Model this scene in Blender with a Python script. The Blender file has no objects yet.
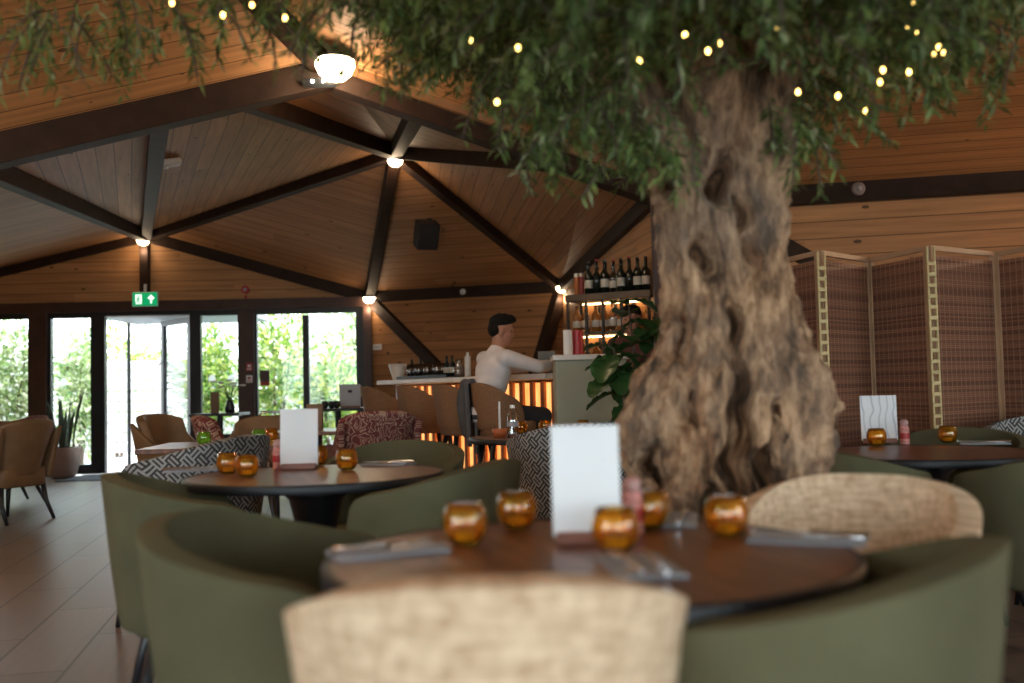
import bpy, bmesh, math, random
import numpy as np
from mathutils import Vector, Matrix, noise

random.seed(7)
RNG = np.random.default_rng(7)
PI = math.pi
S = bpy.context.scene
COL = S.collection
V3 = Vector

# ------------------------------------------------------------------ camera
HC = 1.05                      # eye height, metres
TILT = math.radians(2.70)
ROLL = math.radians(1.29)
F_PX = 1000.0
_f = V3((0, math.cos(TILT), math.sin(TILT)))
_u0 = V3((0, -math.sin(TILT), math.cos(TILT)))
_r0 = V3((1, 0, 0))
_r = math.cos(ROLL) * _r0 - math.sin(ROLL) * _u0
_u = math.cos(ROLL) * _u0 + math.sin(ROLL) * _r0
cam_data = bpy.data.cameras.new('camera')
cam = bpy.data.objects.new('camera', cam_data)
COL.objects.link(cam)
M = Matrix.Identity(4)
for i in range(3):
    M[i][0], M[i][1], M[i][2] = _r[i], _u[i], -_f[i]
M.translation = (0, 0, HC)
cam.matrix_world = M
cam_data.sensor_width = 36
cam_data.lens = F_PX / 1024 * 36
cam_data.clip_start = 0.05
cam_data.dof.use_dof = True
cam_data.dof.focus_distance = 6.2
cam_data.dof.aperture_fstop = 1.7
S.camera = cam

# ------------------------------------------------------------------ light
world = bpy.data.worlds.new('sky'); S.world = world
world.use_nodes = True
bgn = world.node_tree.nodes['Background']
bgn.inputs[0].default_value = (0.86, 0.93, 1.0, 1)
bgn.inputs[1].default_value = 6.0
sun_d = bpy.data.lights.new('sun', 'SUN'); sun_d.energy = 4.0; sun_d.angle = math.radians(3)
sun_d.color = (1, 0.95, 0.86)
sun = bpy.data.objects.new('sun', sun_d); COL.objects.link(sun)
sun.rotation_euler = (math.radians(38), 0, math.radians(40))   # from behind and to the right of the building
S.view_settings.view_transform = 'Standard'
S.view_settings.look = 'None'
S.view_settings.gamma = 1
S.view_settings.use_curve_mapping = False
S.view_settings.exposure = 0.45


def portal(loc, rot, sx, sy):
    d = bpy.data.lights.new('window_portal', 'AREA'); d.shape = 'RECTANGLE'; d.size = sx; d.size_y = sy
    d.cycles.is_portal = True
    o = bpy.data.objects.new('window_portal', d); COL.objects.link(o); o.location = loc; o.rotation_euler = rot
    return o


def warm_point(loc, energy, radius=0.05, color=(1.0, 0.74, 0.48)):
    d = bpy.data.lights.new('lamp_light', 'POINT'); d.energy = energy; d.shadow_soft_size = radius; d.color = color
    o = bpy.data.objects.new('lamp_light', d); COL.objects.link(o); o.location = loc
    return o


def P(px, py, d):
    """the point seen at pixel (px,py) of the 1024x683 photo, at distance d along the room (world Y = d)"""
    v = _f + (px - 512) / F_PX * _r + (341.5 - py) / F_PX * _u
    return V3((0, 0, HC)) + v * (d / v.y)


def Pz(px, py, z):
    v = _f + (px - 512) / F_PX * _r + (341.5 - py) / F_PX * _u
    return V3((0, 0, HC)) + v * ((z - HC) / v.z)


# ------------------------------------------------------------------ helpers: materials
def new_mat(name):
    m = bpy.data.materials.new(name); m.use_nodes = True
    nt = m.node_tree
    return m, nt, nt.nodes['Principled BSDF']


def N(nt, t, **kw):
    n = nt.nodes.new(t)
    for k, v in kw.items():
        setattr(n, k, v)
    return n


def ramp(nt, fac, stops):
    r = N(nt, 'ShaderNodeValToRGB')
    els = r.color_ramp.elements
    while len(els) < len(stops):
        els.new(0.5)
    for e, (p, c) in zip(els, stops):
        e.position = p; e.color = (*c, 1)
    nt.links.new(fac, r.inputs[0])
    return r.outputs[0]


def mth(nt, op, a, b=None, c=None):
    n = N(nt, 'ShaderNodeMath', operation=op)
    for i, x in enumerate((a, b, c)):
        if x is None: continue
        if isinstance(x, (int, float)): n.inputs[i].default_value = x
        else: nt.links.new(x, n.inputs[i])
    return n.outputs[0]


def mixc(nt, fac, a, b, mode='MIX'):
    n = N(nt, 'ShaderNodeMix', data_type='RGBA', blend_type=mode)
    for i, x in ((0, fac), (6, a), (7, b)):
        if isinstance(x, (int, float)): n.inputs[i].default_value = x
        elif isinstance(x, tuple): n.inputs[i].default_value = (*x, 1)
        else: nt.links.new(x, n.inputs[i])
    return n.outputs[2]


def simple(name, col, rough=0.5, metal=0.0, var=0.15, scale=6.0, bump=0.0, bscale=80.0, sheen=0.0, spec=None):
    m, nt, b = new_mat(name)
    tc = N(nt, 'ShaderNodeTexCoord')
    n = N(nt, 'ShaderNodeTexNoise'); n.inputs['Scale'].default_value = scale; n.inputs['Detail'].default_value = 4
    nt.links.new(tc.outputs['Object'], n.inputs['Vector'])
    lo = tuple(max(0, c * (1 - var)) for c in col); hi = tuple(min(1, c * (1 + var)) for c in col)
    nt.links.new(ramp(nt, n.outputs[0], [(0.3, lo), (0.7, hi)]), b.inputs['Base Color'])
    b.inputs['Roughness'].default_value = rough
    b.inputs['Metallic'].default_value = metal
    if sheen: b.inputs['Sheen Weight'].default_value = sheen
    if spec is not None: b.inputs['Specular IOR Level'].default_value = spec
    if bump:
        n2 = N(nt, 'ShaderNodeTexNoise'); n2.inputs['Scale'].default_value = bscale
        nt.links.new(tc.outputs['Object'], n2.inputs['Vector'])
        bp = N(nt, 'ShaderNodeBump'); bp.inputs['Strength'].default_value = bump; bp.inputs['Distance'].default_value = 0.005
        nt.links.new(n2.outputs[0], bp.inputs['Height']); nt.links.new(bp.outputs[0], b.inputs['Normal'])
    return m


def emit(name, col, strength):
    m, nt, b = new_mat(name)
    b.inputs['Base Color'].default_value = (*col, 1)
    b.inputs['Emission Color'].default_value = (*col, 1)
    b.inputs['Emission Strength'].default_value = strength
    return m


def plank_mat(name, base, width=0.13, dark=0.72, rough=0.55, knots=True, groove=0.35):
    """boards: UV u runs along the board, v across, in metres"""
    m, nt, b = new_mat(name)
    uv = N(nt, 'ShaderNodeUVMap')
    sp = N(nt, 'ShaderNodeSeparateXYZ'); nt.links.new(uv.outputs[0], sp.inputs[0])
    vs = mth(nt, 'DIVIDE', sp.outputs[1], width)
    row = mth(nt, 'FLOOR', vs)
    fr = mth(nt, 'FRACT', vs)
    wn = N(nt, 'ShaderNodeTexWhiteNoise', noise_dimensions='1D'); nt.links.new(row, wn.inputs['W'])
    # length joints
    us = mth(nt, 'ADD', mth(nt, 'DIVIDE', sp.outputs[0], 2.9), mth(nt, 'MULTIPLY', wn.outputs[0], 7.3))
    seg = mth(nt, 'FLOOR', us)
    wn2 = N(nt, 'ShaderNodeTexWhiteNoise', noise_dimensions='2D')
    cb = N(nt, 'ShaderNodeCombineXYZ'); nt.links.new(row, cb.inputs[0]); nt.links.new(seg, cb.inputs[1])
    nt.links.new(cb.outputs[0], wn2.inputs['Vector'])
    # grain, stretched along the board, different on each board
    cg = N(nt, 'ShaderNodeCombineXYZ')
    nt.links.new(mth(nt, 'MULTIPLY', sp.outputs[0], 1.3), cg.inputs[0])
    nt.links.new(mth(nt, 'MULTIPLY', sp.outputs[1], 26.0), cg.inputs[1])
    nt.links.new(mth(nt, 'MULTIPLY', wn2.outputs[0], 30.0), cg.inputs[2])
    g = N(nt, 'ShaderNodeTexNoise'); g.inputs['Scale'].default_value = 1.0; g.inputs['Detail'].default_value = 5
    nt.links.new(cg.outputs[0], g.inputs['Vector'])
    lo = tuple(c * dark for c in base); hi = tuple(min(1, c * 1.18) for c in base)
    col = ramp(nt, g.outputs[0], [(0.25, lo), (0.75, hi)])
    tone = ramp(nt, wn2.outputs[0], [(0.0, (0.84, 0.81, 0.78)), (1.0, (1.08, 1.07, 1.06))])
    col = mixc(nt, 1.0, col, tone, 'MULTIPLY')
    if knots:
        ck = N(nt, 'ShaderNodeCombineXYZ')
        nt.links.new(mth(nt, 'MULTIPLY', sp.outputs[0], 3.0), ck.inputs[0])
        nt.links.new(mth(nt, 'MULTIPLY', sp.outputs[1], 6.5), ck.inputs[1])
        vo = N(nt, 'ShaderNodeTexVoronoi'); vo.inputs['Scale'].default_value = 1.0
        nt.links.new(ck.outputs[0], vo.inputs['Vector'])
        wn3 = N(nt, 'ShaderNodeSeparateColor'); nt.links.new(vo.outputs['Color'], wn3.inputs[0])
        size = mth(nt, 'MULTIPLY', mth(nt, 'GREATER_THAN', wn3.outputs[0], 0.40), 0.10)
        k = mth(nt, 'LESS_THAN', vo.outputs['Distance'], size)
        col = mixc(nt, mth(nt, 'MULTIPLY', k, 0.85), col, tuple(c * 0.13 for c in base))
    edge = mth(nt, 'LESS_THAN', mth(nt, 'ABSOLUTE', mth(nt, 'SUBTRACT', fr, 0.5)), 0.468)
    col = mixc(nt, edge, tuple(c * groove for c in base), col)
    nt.links.new(col, b.inputs['Base Color'])
    b.inputs['Roughness'].default_value = rough; b.inputs['Specular IOR Level'].default_value = 0.3
    bp = N(nt, 'ShaderNodeBump'); bp.inputs['Strength'].default_value = 0.5; bp.inputs['Distance'].default_value = 0.006
    nt.links.new(edge, bp.inputs['Height']); nt.links.new(bp.outputs[0], b.inputs['Normal'])
    return m


def key_mat(name):
    """black and white meander weave: cells of diagonal stripes turned against each other; UV in metres"""
    m, nt, b = new_mat(name)
    uv = N(nt, 'ShaderNodeUVMap')
    mp = N(nt, 'ShaderNodeMapping'); mp.inputs['Rotation'].default_value = (0, 0, PI / 4)
    nt.links.new(uv.outputs[0], mp.inputs[0])
    sp = N(nt, 'ShaderNodeSeparateXYZ'); nt.links.new(mp.outputs[0], sp.inputs[0])
    cell = 0.047
    a = mth(nt, 'DIVIDE', sp.outputs[0], cell); c = mth(nt, 'DIVIDE', sp.outputs[1], cell)
    par = mth(nt, 'MODULO', mth(nt, 'ABSOLUTE', mth(nt, 'ADD', mth(nt, 'FLOOR', a), mth(nt, 'FLOOR', c))), 2.0)
    sa = mth(nt, 'FRACT', mth(nt, 'MULTIPLY', a, 2.5)); sc = mth(nt, 'FRACT', mth(nt, 'MULTIPLY', c, 2.5))
    s = N(nt, 'ShaderNodeMix'); s.data_type = 'FLOAT'
    nt.links.new(par, s.inputs[0]); nt.links.new(sa, s.inputs[2]); nt.links.new(sc, s.inputs[3])
    st = mth(nt, 'GREATER_THAN', s.outputs[0], 0.5)
    nt.links.new(mixc(nt, st, (0.032, 0.031, 0.033), (0.33, 0.32, 0.305)), b.inputs['Base Color'])
    b.inputs['Roughness'].default_value = 0.85
    return m


def squiggle_mat(name):
    """deep red cloth with pale curling outlines"""
    m, nt, b = new_mat(name)
    uv = N(nt, 'ShaderNodeUVMap')
    n = N(nt, 'ShaderNodeTexNoise'); n.inputs['Scale'].default_value = 9; nt.links.new(uv.outputs[0], n.inputs['Vector'])
    ad = mixc(nt, 0.12, uv.outputs[0], n.outputs['Color'], 'ADD')
    mp = N(nt, 'ShaderNodeMapping'); mp.inputs['Scale'].default_value = (24, 13, 1); nt.links.new(ad, mp.inputs[0])
    v = N(nt, 'ShaderNodeTexVoronoi', feature='DISTANCE_TO_EDGE'); v.inputs['Scale'].default_value = 1
    nt.links.new(mp.outputs[0], v.inputs['Vector'])
    d = v.outputs['Distance']
    line = mth(nt, 'MULTIPLY', mth(nt, 'GREATER_THAN', d, 0.07), mth(nt, 'LESS_THAN', d, 0.17))
    nt.links.new(mixc(nt, line, (0.15, 0.032, 0.03), (0.40, 0.26, 0.20)), b.inputs['Base Color'])
    b.inputs['Roughness'].default_value = 0.8
    return m


def weave_mat(name, c1, c2, sx=90, sy=140):
    m, nt, b = new_mat(name)
    uv = N(nt, 'ShaderNodeUVMap')
    outs = []
    for a, bb in ((sx, sy * 0.35), (sx * 0.35, sy)):
        mp = N(nt, 'ShaderNodeMapping'); mp.inputs['Scale'].default_value = (a, bb, 1); nt.links.new(uv.outputs[0], mp.inputs[0])
        n = N(nt, 'ShaderNodeTexNoise'); n.inputs['Scale'].default_value = 1; n.inputs['Detail'].default_value = 3
        nt.links.new(mp.outputs[0], n.inputs['Vector']); outs.append(n.outputs[0])
    f = mth(nt, 'MULTIPLY', mth(nt, 'ADD', *outs), 0.5)
    nt.links.new(ramp(nt, f, [(0.36, c1), (0.62, c2)]), b.inputs['Base Color'])
    b.inputs['Roughness'].default_value = 0.8
    bp = N(nt, 'ShaderNodeBump'); bp.inputs['Strength'].default_value = 0.5; bp.inputs['Distance'].default_value = 0.004
    nt.links.new(f, bp.inputs['Height']); nt.links.new(bp.outputs[0], b.inputs['Normal'])
    return m


def clear_glass(name, tint=(0.93, 0.97, 0.96), gloss=0.10):
    m = bpy.data.materials.new(name); m.use_nodes = True; nt = m.node_tree
    nt.nodes.remove(nt.nodes['Principled BSDF'])
    t = N(nt, 'ShaderNodeBsdfTransparent'); t.inputs[0].default_value = (*tint, 1)
    g = N(nt, 'ShaderNodeBsdfGlossy'); g.inputs['Roughness'].default_value = 0.03
    lw = N(nt, 'ShaderNodeLayerWeight'); lw.inputs[0].default_value = 0.25
    mx = N(nt, 'ShaderNodeMixShader')
    f = mth(nt, 'ADD', mth(nt, 'MULTIPLY', lw.outputs[0], 0.6), gloss * 0.4)
    nt.links.new(f, mx.inputs[0]); nt.links.new(t.outputs[0], mx.inputs[1]); nt.links.new(g.outputs[0], mx.inputs[2])
    nt.links.new(mx.outputs[0], nt.nodes['Material Output'].inputs[0])
    return m


def coloured_glass(name, tint, trans=0.85, rough=0.06):
    m, nt, b = new_mat(name)
    b.inputs['Base Color'].default_value = (*tint, 1)
    b.inputs['Roughness'].default_value = rough
    b.inputs['Transmission Weight'].default_value = trans
    b.inputs['IOR'].default_value = 1.45
    b.inputs['Coat Weight'].default_value = 0.6
    return m


def leaf_mat(name, stops, rough=0.5, trans=0.25):
    m, nt, b = new_mat(name)
    g = N(nt, 'ShaderNodeNewGeometry')
    c = ramp(nt, g.outputs['Random Per Island'], stops)
    nt.links.new(c, b.inputs['Base Color'])
    b.inputs['Roughness'].default_value = rough
    tr = N(nt, 'ShaderNodeBsdfTranslucent'); nt.links.new(c, tr.inputs[0])
    mx = N(nt, 'ShaderNodeMixShader'); mx.inputs[0].default_value = trans
    nt.links.new(b.outputs[0], mx.inputs[1]); nt.links.new(tr.outputs[0], mx.inputs[2])
    nt.links.new(mx.outputs[0], nt.nodes['Material Output'].inputs[0])
    return m


# ------------------------------------------------------------------ helpers: meshes
class MB:
    """collects shapes into ONE mesh"""
    def __init__(self):
        self.v = []; self.f = []; self.uv = []

    def add(self, vs, fs, uvs=None):
        o = len(self.v)
        self.v += [tuple(x) for x in vs]
        self.f += [tuple(i + o for i in q) for q in fs]
        self.uv += list(uvs) if uvs is not None else [(x[0], x[2]) for x in vs]
        return self

    def box(self, c, s, mat=None):
        c = V3(c); R = mat or Matrix.Identity(3)
        vs = [c + R @ V3((s[0] * i / 2, s[1] * j / 2, s[2] * k / 2)) for k in (-1, 1) for j in (-1, 1) for i in (-1, 1)]
        return self.add(vs, [(0, 2, 3, 1), (4, 5, 7, 6), (0, 1, 5, 4), (2, 6, 7, 3), (0, 4, 6, 2), (1, 3, 7, 5)])

    def bar(self, p, q, w, h, up=(0, 0, 1)):
        p = V3(p); q = V3(q); d = q - p; L = d.length; z = d / L
        u = V3(up); u = (u - z * u.dot(z)).normalized(); x = u.cross(z)
        R = Matrix((x, z, u)).transposed()
        n = len(self.v)
        self.box((p + q) / 2, (w, L, h), R)
        self.uv[n:] = [((V3(v) - p).dot(z), (V3(v) - p).dot(x) + (V3(v) - p).dot(u)) for v in self.v[n:]]
        return self

    def tube(self, pts, rad, n=8, cap=True):
        pts = [V3(p) for p in pts]
        if not hasattr(rad, '__len__'): rad = [rad] * len(pts)
        vs = []; fs = []; uvs = []
        prev = None; L = 0
        for i, p in enumerate(pts):
            t = (pts[min(i + 1, len(pts) - 1)] - pts[max(i - 1, 0)]).normalized()
            if prev is None:
                a = V3((0, 0, 1)) if abs(t.z) < 0.9 else V3((1, 0, 0))
                x = t.cross(a).normalized()
            else:
                x = (prev - t * prev.dot(t)).normalized()
            prev = x; y = t.cross(x)
            if i: L += (p - pts[i - 1]).length
            for k in range(n):
                an = 2 * PI * k / n
                vs.append(p + (x * math.cos(an) + y * math.sin(an)) * rad[i]); uvs.append((an * rad[i], L))
        for i in range(len(pts) - 1):
            for k in range(n):
                k2 = (k + 1) % n
                fs.append((i * n + k, i * n + k2, (i + 1) * n + k2, (i + 1) * n + k))
        if cap:
            fs.append(tuple(range(n - 1, -1, -1))); fs.append(tuple((len(pts) - 1) * n + k for k in range(n)))
        return self.add(vs, fs, uvs)

    def lathe(self, prof, n=24, c=(0, 0, 0), sx=1.0, sy=1.0, cap=True):
        vs = []; fs = []; uvs = []
        for (r, z) in prof:
            for k in range(n):
                a = 2 * PI * k / n
                vs.append((c[0] + r * sx * math.cos(a), c[1] + r * sy * math.sin(a), c[2] + z)); uvs.append((a * 0.2, z))
        m = len(prof)
        for i in range(m - 1):
            for k in range(n):
                k2 = (k + 1) % n
                fs.append((i * n + k, i * n + k2, (i + 1) * n + k2, (i + 1) * n + k))
        if cap and prof[0][0] > 1e-6: fs.append(tuple(range(n - 1, -1, -1)))
        if cap and prof[-1][0] > 1e-6: fs.append(tuple((m - 1) * n + k for k in range(n)))
        return self.add(vs, fs, uvs)

    def ball(self, c, r, n=12, m=8):
        r = (r, r, r) if not hasattr(r, '__len__') else r
        prof = [(math.sin(PI * i / m), -math.cos(PI * i / m)) for i in range(m + 1)]
        vs = []; fs = []
        for (a, z) in prof:
            for k in range(n):
                t = 2 * PI * k / n
                vs.append((c[0] + r[0] * a * math.cos(t), c[1] + r[1] * a * math.sin(t), c[2] + r[2] * z))
        for i in range(m):
            for k in range(n):
                k2 = (k + 1) % n
                fs.append((i * n + k, i * n + k2, (i + 1) * n + k2, (i + 1) * n + k))
        return self.add(vs, fs)

    def grid(self, fn, nu, nv):
        """fn(i/nu, j/nv) -> (point, (u,v))"""
        vs = []; uvs = []
        for j in range(nv + 1):
            for i in range(nu + 1):
                p, t = fn(i / nu, j / nv); vs.append(p); uvs.append(t)
        w = nu + 1
        fs = [(j * w + i, j * w + i + 1, (j + 1) * w + i + 1, (j + 1) * w + i) for j in range(nv) for i in range(nu)]
        return self.add(vs, fs, uvs)

    def build(self, name, mat, parent=None, smooth=False, bevel=0.0, solid=0.0, sub=0, weld=False, bseg=2):
        me = bpy.data.meshes.new(name)
        me.from_pydata(self.v, [], self.f)
        ul = me.uv_layers.new(name='UVMap')
        li = np.zeros(len(me.loops), dtype=np.int32); me.loops.foreach_get('vertex_index', li)
        ul.data.foreach_set('uv', np.array(self.uv, dtype=np.float32)[li].ravel())
        if weld:
            bm = bmesh.new(); bm.from_mesh(me); bmesh.ops.remove_doubles(bm, verts=bm.verts, dist=1e-5)
            bmesh.ops.recalc_face_normals(bm, faces=bm.faces); bm.to_mesh(me); bm.free()
        o = bpy.data.objects.new(name, me); COL.objects.link(o)
        if mat: me.materials.append(mat)
        if smooth:
            me.polygons.foreach_set('use_smooth', [True] * len(me.polygons))
        if solid:
            md = o.modifiers.new('solid', 'SOLIDIFY'); md.thickness = solid; md.offset = 0
        if bevel:
            md = o.modifiers.new('bevel', 'BEVEL'); md.width = bevel; md.segments = bseg; md.limit_method = 'ANGLE'; md.angle_limit = math.radians(40)
        if sub:
            md = o.modifiers.new('sub', 'SUBSURF'); md.levels = sub; md.render_levels = sub
        if parent: o.parent = parent
        return o


def tag(o, label=None, cat=None, group=None, kind=None):
    if label: o['label'] = label
    if cat: o['category'] = cat
    if group: o['group'] = group
    if kind: o['kind'] = kind
    return o


def thing(name, label, cat, loc=(0, 0, 0), rz=0.0, group=None, kind=None):
    o = bpy.data.objects.new(name, None); COL.objects.link(o)
    o.location = loc; o.rotation_euler = (0, 0, rz); o.empty_display_size = 0.1
    return tag(o, label, cat, group, kind)


def copy_tree(o, parent=None):
    c = o.copy(); COL.objects.link(c)
    if parent: c.parent = parent
    for ch in list(o.children):
        copy_tree(ch, c)
    return c


def place(proto, used, loc, rz, label, group=None):
    """first call moves the first-built thing itself, later calls copy it with its parts"""
    o = proto if proto.name not in used else copy_tree(proto)
    used.add(proto.name)
    o.location = loc; o.rotation_euler = (0, 0, rz)
    o['label'] = label
    if group: o['group'] = group
    return o


def face(frm, to):
    """rotation that turns local +Y from frm towards to"""
    d = V3(to) - V3(frm)
    return math.atan2(-d.x, d.y)


USED = set()

# ------------------------------------------------------------------ materials
M_pine = plank_mat('pine_boards', (0.39, 0.188, 0.078), 0.14)
M_pine_lit = plank_mat('pine_boards_lit', (0.48, 0.245, 0.105), 0.14)  # same pine made lighter, the brighter light on these boards put into its colour
M_beam = simple('dark_stained_beam', (0.030, 0.014, 0.008), 0.65, var=0.3, scale=9, spec=0.25)
M_post = simple('brown_post', (0.055, 0.022, 0.013), 0.5, var=0.25)
M_black = simple('black_frame', (0.012, 0.013, 0.016), 0.45)
M_lightwood = simple('light_wood_edge', (0.30, 0.15, 0.065), 0.45)
M_pane = clear_glass('window_glass')
M_olive = simple('olive_cloth', (0.104, 0.095, 0.052), 0.95, var=0.14, scale=5, bump=0.25, bscale=260, spec=0.2)
M_beige = weave_mat('beige_weave', (0.46, 0.29, 0.17), (0.76, 0.57, 0.39), 60, 90)
M_stool = weave_mat('brown_weave', (0.13, 0.062, 0.028), (0.30, 0.155, 0.075), 160, 220)
M_key = key_mat('meander_cloth')
M_red = squiggle_mat('red_curl_cloth')
M_tan = simple('tan_leather', (0.20, 0.115, 0.055), 0.5, var=0.15)
M_leg = simple('dark_leg', (0.012, 0.012, 0.016), 0.4)
M_tabletop = None
M_steel = simple('cutlery_steel', (0.62, 0.62, 0.64), 0.22, metal=1.0, var=0.05)
M_napkin = simple('grey_napkin', (0.33, 0.34, 0.37), 0.9, bump=0.2)
M_paper = simple('white_paper', (0.78, 0.78, 0.80), 0.6, var=0.03)
M_redwood = simple('red_wood_block', (0.22, 0.075, 0.045), 0.4)
M_amber = coloured_glass('amber_glass', (0.98, 0.55, 0.06), 0.95, 0.03)
M_green = coloured_glass('green_glass', (0.42, 0.75, 0.10))
M_wax = simple('white_wax', (0.75, 0.70, 0.6), 0.6)
M_brass = simple('foil_cup', (0.6, 0.55, 0.45), 0.3, metal=1.0)
M_pinksalt = simple('pink_salt', (0.62, 0.25, 0.22), 0.7, var=0.4, scale=160)
M_white = simple('white_plastic', (0.75, 0.75, 0.74), 0.45, var=0.03)
M_sage = simple('sage_paint', (0.34, 0.35, 0.26), 0.6, var=0.12, scale=3)
M_counter = simple('pale_stone', (0.70, 0.66, 0.60), 0.3, var=0.08)
M_redp = simple('red_paint', (0.42, 0.02, 0.025), 0.4)


def table_wood():
    m, nt, b = new_mat('dark_table_wood')
    tc = N(nt, 'ShaderNodeTexCoord')
    mp = N(nt, 'ShaderNodeMapping'); mp.inputs['Scale'].default_value = (22, 1.6, 4); nt.links.new(tc.outputs['Object'], mp.inputs[0])
    n = N(nt, 'ShaderNodeTexNoise'); n.inputs['Scale'].default_value = 1.4; n.inputs['Detail'].default_value = 5
    nt.links.new(mp.outputs[0], n.inputs['Vector'])
    nt.links.new(ramp(nt, n.outputs[0], [(0.3, (0.10, 0.038, 0.020)), (0.7, (0.22, 0.092, 0.050))]), b.inputs['Base Color'])
    b.inputs['Roughness'].default_value = 0.33
    b.inputs['Specular IOR Level'].default_value = 0.35
    return m


M_tabletop = table_wood()

# ------------------------------------------------------------------ structure nodes
nA = P(146, 233, 13.4); nB = P(395, 148, 11.0); nC = P(369, 294, 13.8); nD = P(562, 283, 12.9); nE = P(335, 68, 7.5)
gl = P(0, 145, 6.6)
nG = nE + (gl - nE) * 1.65
nF = P(692, 197, 8.4)
nR0 = P(1024, 175, 7.8); nR0.z = nF.z
nR = nF + (nR0 - nF) * 2.0
nN = V3((-3.0, 3.0, 4.7))


def on_line(p, q, px):
    """the point of segment pq (or its extension) seen in photo column px"""
    lo, hi = -0.5, 1.5
    def col(t):
        x = p + (q - p) * t - V3((0, 0, HC))
        return 512 + F_PX * x.dot(_r) / x.dot(_f)
    up = col(hi) > col(lo)
    for _ in range(60):
        m = (lo + hi) / 2
        if (col(m) < px) == up: lo = m
        else: hi = m
    return p + (q - p) * lo


P0 = on_line(nE, nG, -32); P2 = on_line(nE, nG, 160); P1 = on_line(nE, nG, 238)
P3 = on_line(nE, nF, 420); P4 = on_line(nE, nF, 590); P5 = on_line(nE, nF, 662)

# back wall: vertical plane through the door foot and node C
w_a = Pz(105, 475, 0.0); w_b = V3((nC.x, nC.y, 0))
w_u = (w_b - w_a).normalized(); w_n = V3((w_u.y, -w_u.x, 0))     # w_n points into the room
if w_n.y > 0: w_n = -w_n


def W(px, py):
    """point on the back wall plane seen at a pixel"""
    v = _f + (px - 512) / F_PX * _r + (341.5 - py) / F_PX * _u
    o = V3((0, 0, HC))
    t = (w_a - o).dot(w_n) / v.dot(w_n)
    return o + v * t


def ws(px): return (W(px, 400) - w_a).dot(w_u)
def wp(s, z, n=0.0): return V3((w_a.x + w_u.x * s + w_n.x * n, w_a.y + w_u.y * s + w_n.y * n, z))


RW = Matrix((w_u, -w_n, V3((0, 0, 1)))).transposed()
nA = W(146, 233); nC = W(369, 294)
EAVE = nC.z
nH = wp(ws(-150), EAVE)
LINT = W(105, 303).z

# ------------------------------------------------------------------ floor
def floor_mat():
    m, nt, b = new_mat('wood_look_floor')
    tc = N(nt, 'ShaderNodeTexCoord')
    mp = N(nt, 'ShaderNodeMapping'); mp.inputs['Rotation'].default_value = (0, 0, math.radians(78)); nt.links.new(tc.outputs['Object'], mp.inputs[0])
    br = N(nt, 'ShaderNodeTexBrick')
    br.inputs['Scale'].default_value = 1; br.inputs['Brick Width'].default_value = 1.2; br.inputs['Row Height'].default_value = 0.3
    br.inputs['Mortar Size'].default_value = 0.006; br.inputs['Color1'].default_value = (0.165, 0.118, 0.090, 1); br.inputs['Color2'].default_value = (0.20, 0.148, 0.116, 1)
    br.inputs['Mortar'].default_value = (0.06, 0.045, 0.035, 1)
    nt.links.new(mp.outputs[0], br.inputs['Vector'])
    mp2 = N(nt, 'ShaderNodeMapping'); mp2.inputs['Scale'].default_value = (1.5, 24, 1); nt.links.new(mp.outputs[0], mp2.inputs[0])
    n = N(nt, 'ShaderNodeTexNoise'); n.inputs['Scale'].default_value = 1.5; n.inputs['Detail'].default_value = 4; nt.links.new(mp2.outputs[0], n.inputs['Vector'])
    nt.links.new(mixc(nt, 1.0, br.outputs[0], ramp(nt, n.outputs[0], [(0.3, (0.75, 0.75, 0.75)), (0.7, (1.15, 1.15, 1.15))]), 'MULTIPLY'), b.inputs['Base Color'])
    nt.links.new(ramp(nt, n.outputs[0], [(0.2, (0.36,) * 3), (0.8, (0.5,) * 3)]), b.inputs['Roughness'])
    return m


floor_poly = [nH, nC, nD, nR, V3((6.6, 1, 0)), V3((3.6, -4.6, 0)), V3((-3.4, -4.6, 0)), V3((-5.8, 0, 0)), nG]
W1 = V3((-5.8, 0, 2.6)); W2 = V3((-3.4, -4.6, 2.6)); W3 = V3((3.6, -4.6, 2.6)); W4 = V3((6.6, 1, 2.6))
mb = MB()
vs = [(p.x, p.y, 0) for p in floor_poly] + [(p.x, p.y, -0.15) for p in floor_poly]
n_ = len(floor_poly)
mb.add(vs, [tuple(range(n_ - 1, -1, -1)), tuple(range(n_, 2 * n_))] + [(i, (i + 1) % n_, n_ + (i + 1) % n_, n_ + i) for i in range(n_)])
tag(mb.build('floor', floor_mat(), weld=True), kind='structure')

# ------------------------------------------------------------------ boarded panels
INSIDE = V3((-0.5, 6.0, 1.4))


def panel(name, pts, along, mat, thick=0.05):
    pts = [V3(p) for p in pts]
    nrm = (pts[1] - pts[0]).cross(pts[2] - pts[0]).normalized()
    if nrm.dot(INSIDE - pts[0]) > 0: nrm = -nrm                 # nrm points out of the room
    u = V3(along); u = (u - nrm * u.dot(nrm)).normalized(); v = nrm.cross(u)
    ox, oy = random.uniform(0, 20), random.uniform(0, 20)
    k = len(pts)
    vs = pts + [p + nrm * thick for p in pts]
    uvs = [(p.dot(u) + ox, p.dot(v) + oy) for p in vs]
    mb = MB(); mb.add(vs, [tuple(range(k)), tuple(range(2 * k - 1, k - 1, -1))] + [(i, k + i, k + (i + 1) % k, (i + 1) % k) for i in range(k)], uvs)
    return tag(mb.build(name, mat), kind='structure')


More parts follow.
